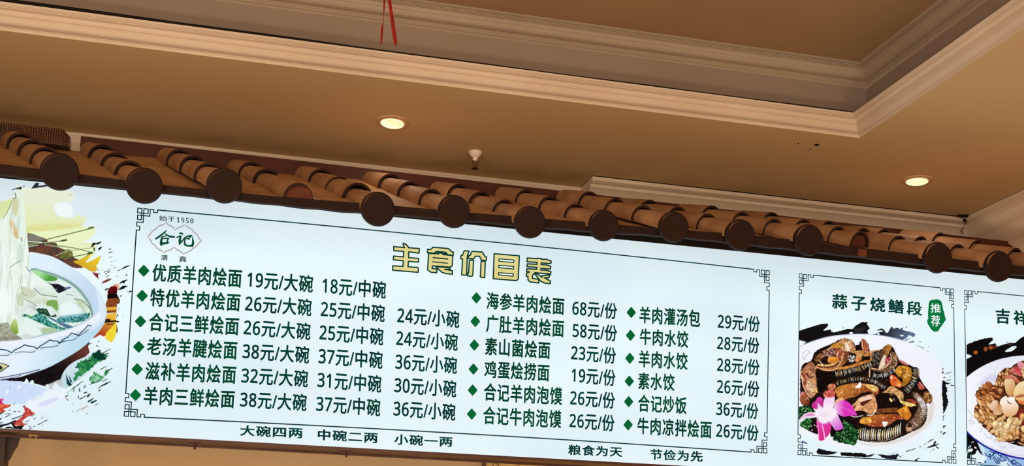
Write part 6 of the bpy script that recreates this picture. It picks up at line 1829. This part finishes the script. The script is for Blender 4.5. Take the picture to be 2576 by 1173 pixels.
    c.poly(K8.l([(490, 330), (560, 310), (600, 360), (560, 400)]), (70, 40, 30)); c.ell(*K8(620, 400), 4, 6, (214, 150, 104), rot=-0.6)
    for p in ([(840, 380), (845, 480), (860, 600)], [(880, 230), (910, 290), (930, 330)], [(1140, 240), (1080, 330), (1060, 390)], [(1250, 320), (1200, 380), (1180, 420)]):
        c.line(K8.l(p), 1.4, (80, 50, 30))
    return c

def print_sheet(name, pr, label):
    """the printed sheet: one point per ink dot, blank where nothing is printed"""
    ss = pr.ss
    h, w = pr.h // ss, pr.w // ss
    col = pr.c[:h * ss, :w * ss].reshape(h, ss, w, ss, 3).mean((1, 3)) / 255.0
    al = pr.a[:h * ss, :w * ss].reshape(h, ss, w, ss).mean((1, 3))
    us, vs = np.meshgrid(pr.x0 + np.arange(w) + 0.5, pr.y0 + np.arange(h) + 0.5)
    d = np.stack([(us - PX) / FPX, (vs - PY) / FPX, np.ones_like(us)], -1) @ CM
    y = SY - SGN * 0.5
    pos = EYE + d * ((y - EYE[1]) / d[..., 1])[..., None]
    ok = (al[:-1, :-1] > 0.02) | (al[1:, :-1] > 0.02) | (al[:-1, 1:] > 0.02) | (al[1:, 1:] > 0.02)
    inb = (pos[..., 2] > SZ0 + 0.001) & (pos[..., 2] < SZ1 - 0.001) & (pos[..., 0] < SX1 - 0.005)
    ok &= inb[:-1, :-1] & inb[1:, :-1] & inb[:-1, 1:] & inb[1:, 1:]
    idx = np.arange(h * w).reshape(h, w)
    q = np.stack([idx[:-1, :-1], idx[1:, :-1], idx[1:, 1:], idx[:-1, 1:]], -1)[ok]
    used = np.unique(q)
    remap = np.full(h * w, -1)
    remap[used] = np.arange(len(used))
    q = remap[q]
    me = bpy.data.meshes.new(name)
    me.vertices.add(len(used))
    me.vertices.foreach_set('co', pos.reshape(-1, 3)[used].astype(np.float32).reshape(-1))
    me.loops.add(q.size)
    me.loops.foreach_set('vertex_index', q.reshape(-1).astype(np.int32))
    me.polygons.add(len(q))
    me.polygons.foreach_set('loop_start', (np.arange(len(q)) * 4).astype(np.int32))
    me.update(calc_edges=True)
    lc = np.where(col <= 0.04045, col / 12.92, ((col + 0.055) / 1.055) ** 2.4).reshape(-1, 3)[used]
    at = me.attributes.new('ink', 'FLOAT_COLOR', 'POINT')
    at.data.foreach_set('color', np.concatenate([lc, al.reshape(-1, 1)[used]], 1).astype(np.float32).reshape(-1))
    me.materials.append(PRINT)
    o = bpy.data.objects.new(name, me)
    COL.objects.link(o)
    o.parent = sign
    o.matrix_parent_inverse = sign.matrix_world.inverted()
    o['label'] = label
    return o

PRINT = glow_attr('food_print', 1.0)
print_sheet('printed_photo', paint_noodles(), 'printed picture of a noodle soup bowl with lifted noodles')
print_sheet('printed_photo', paint_eel(), 'printed picture of braised eel slices with a pink orchid')
print_sheet('printed_photo', paint_mushrooms(), 'printed picture of a bowl of mushrooms with a blue rim')
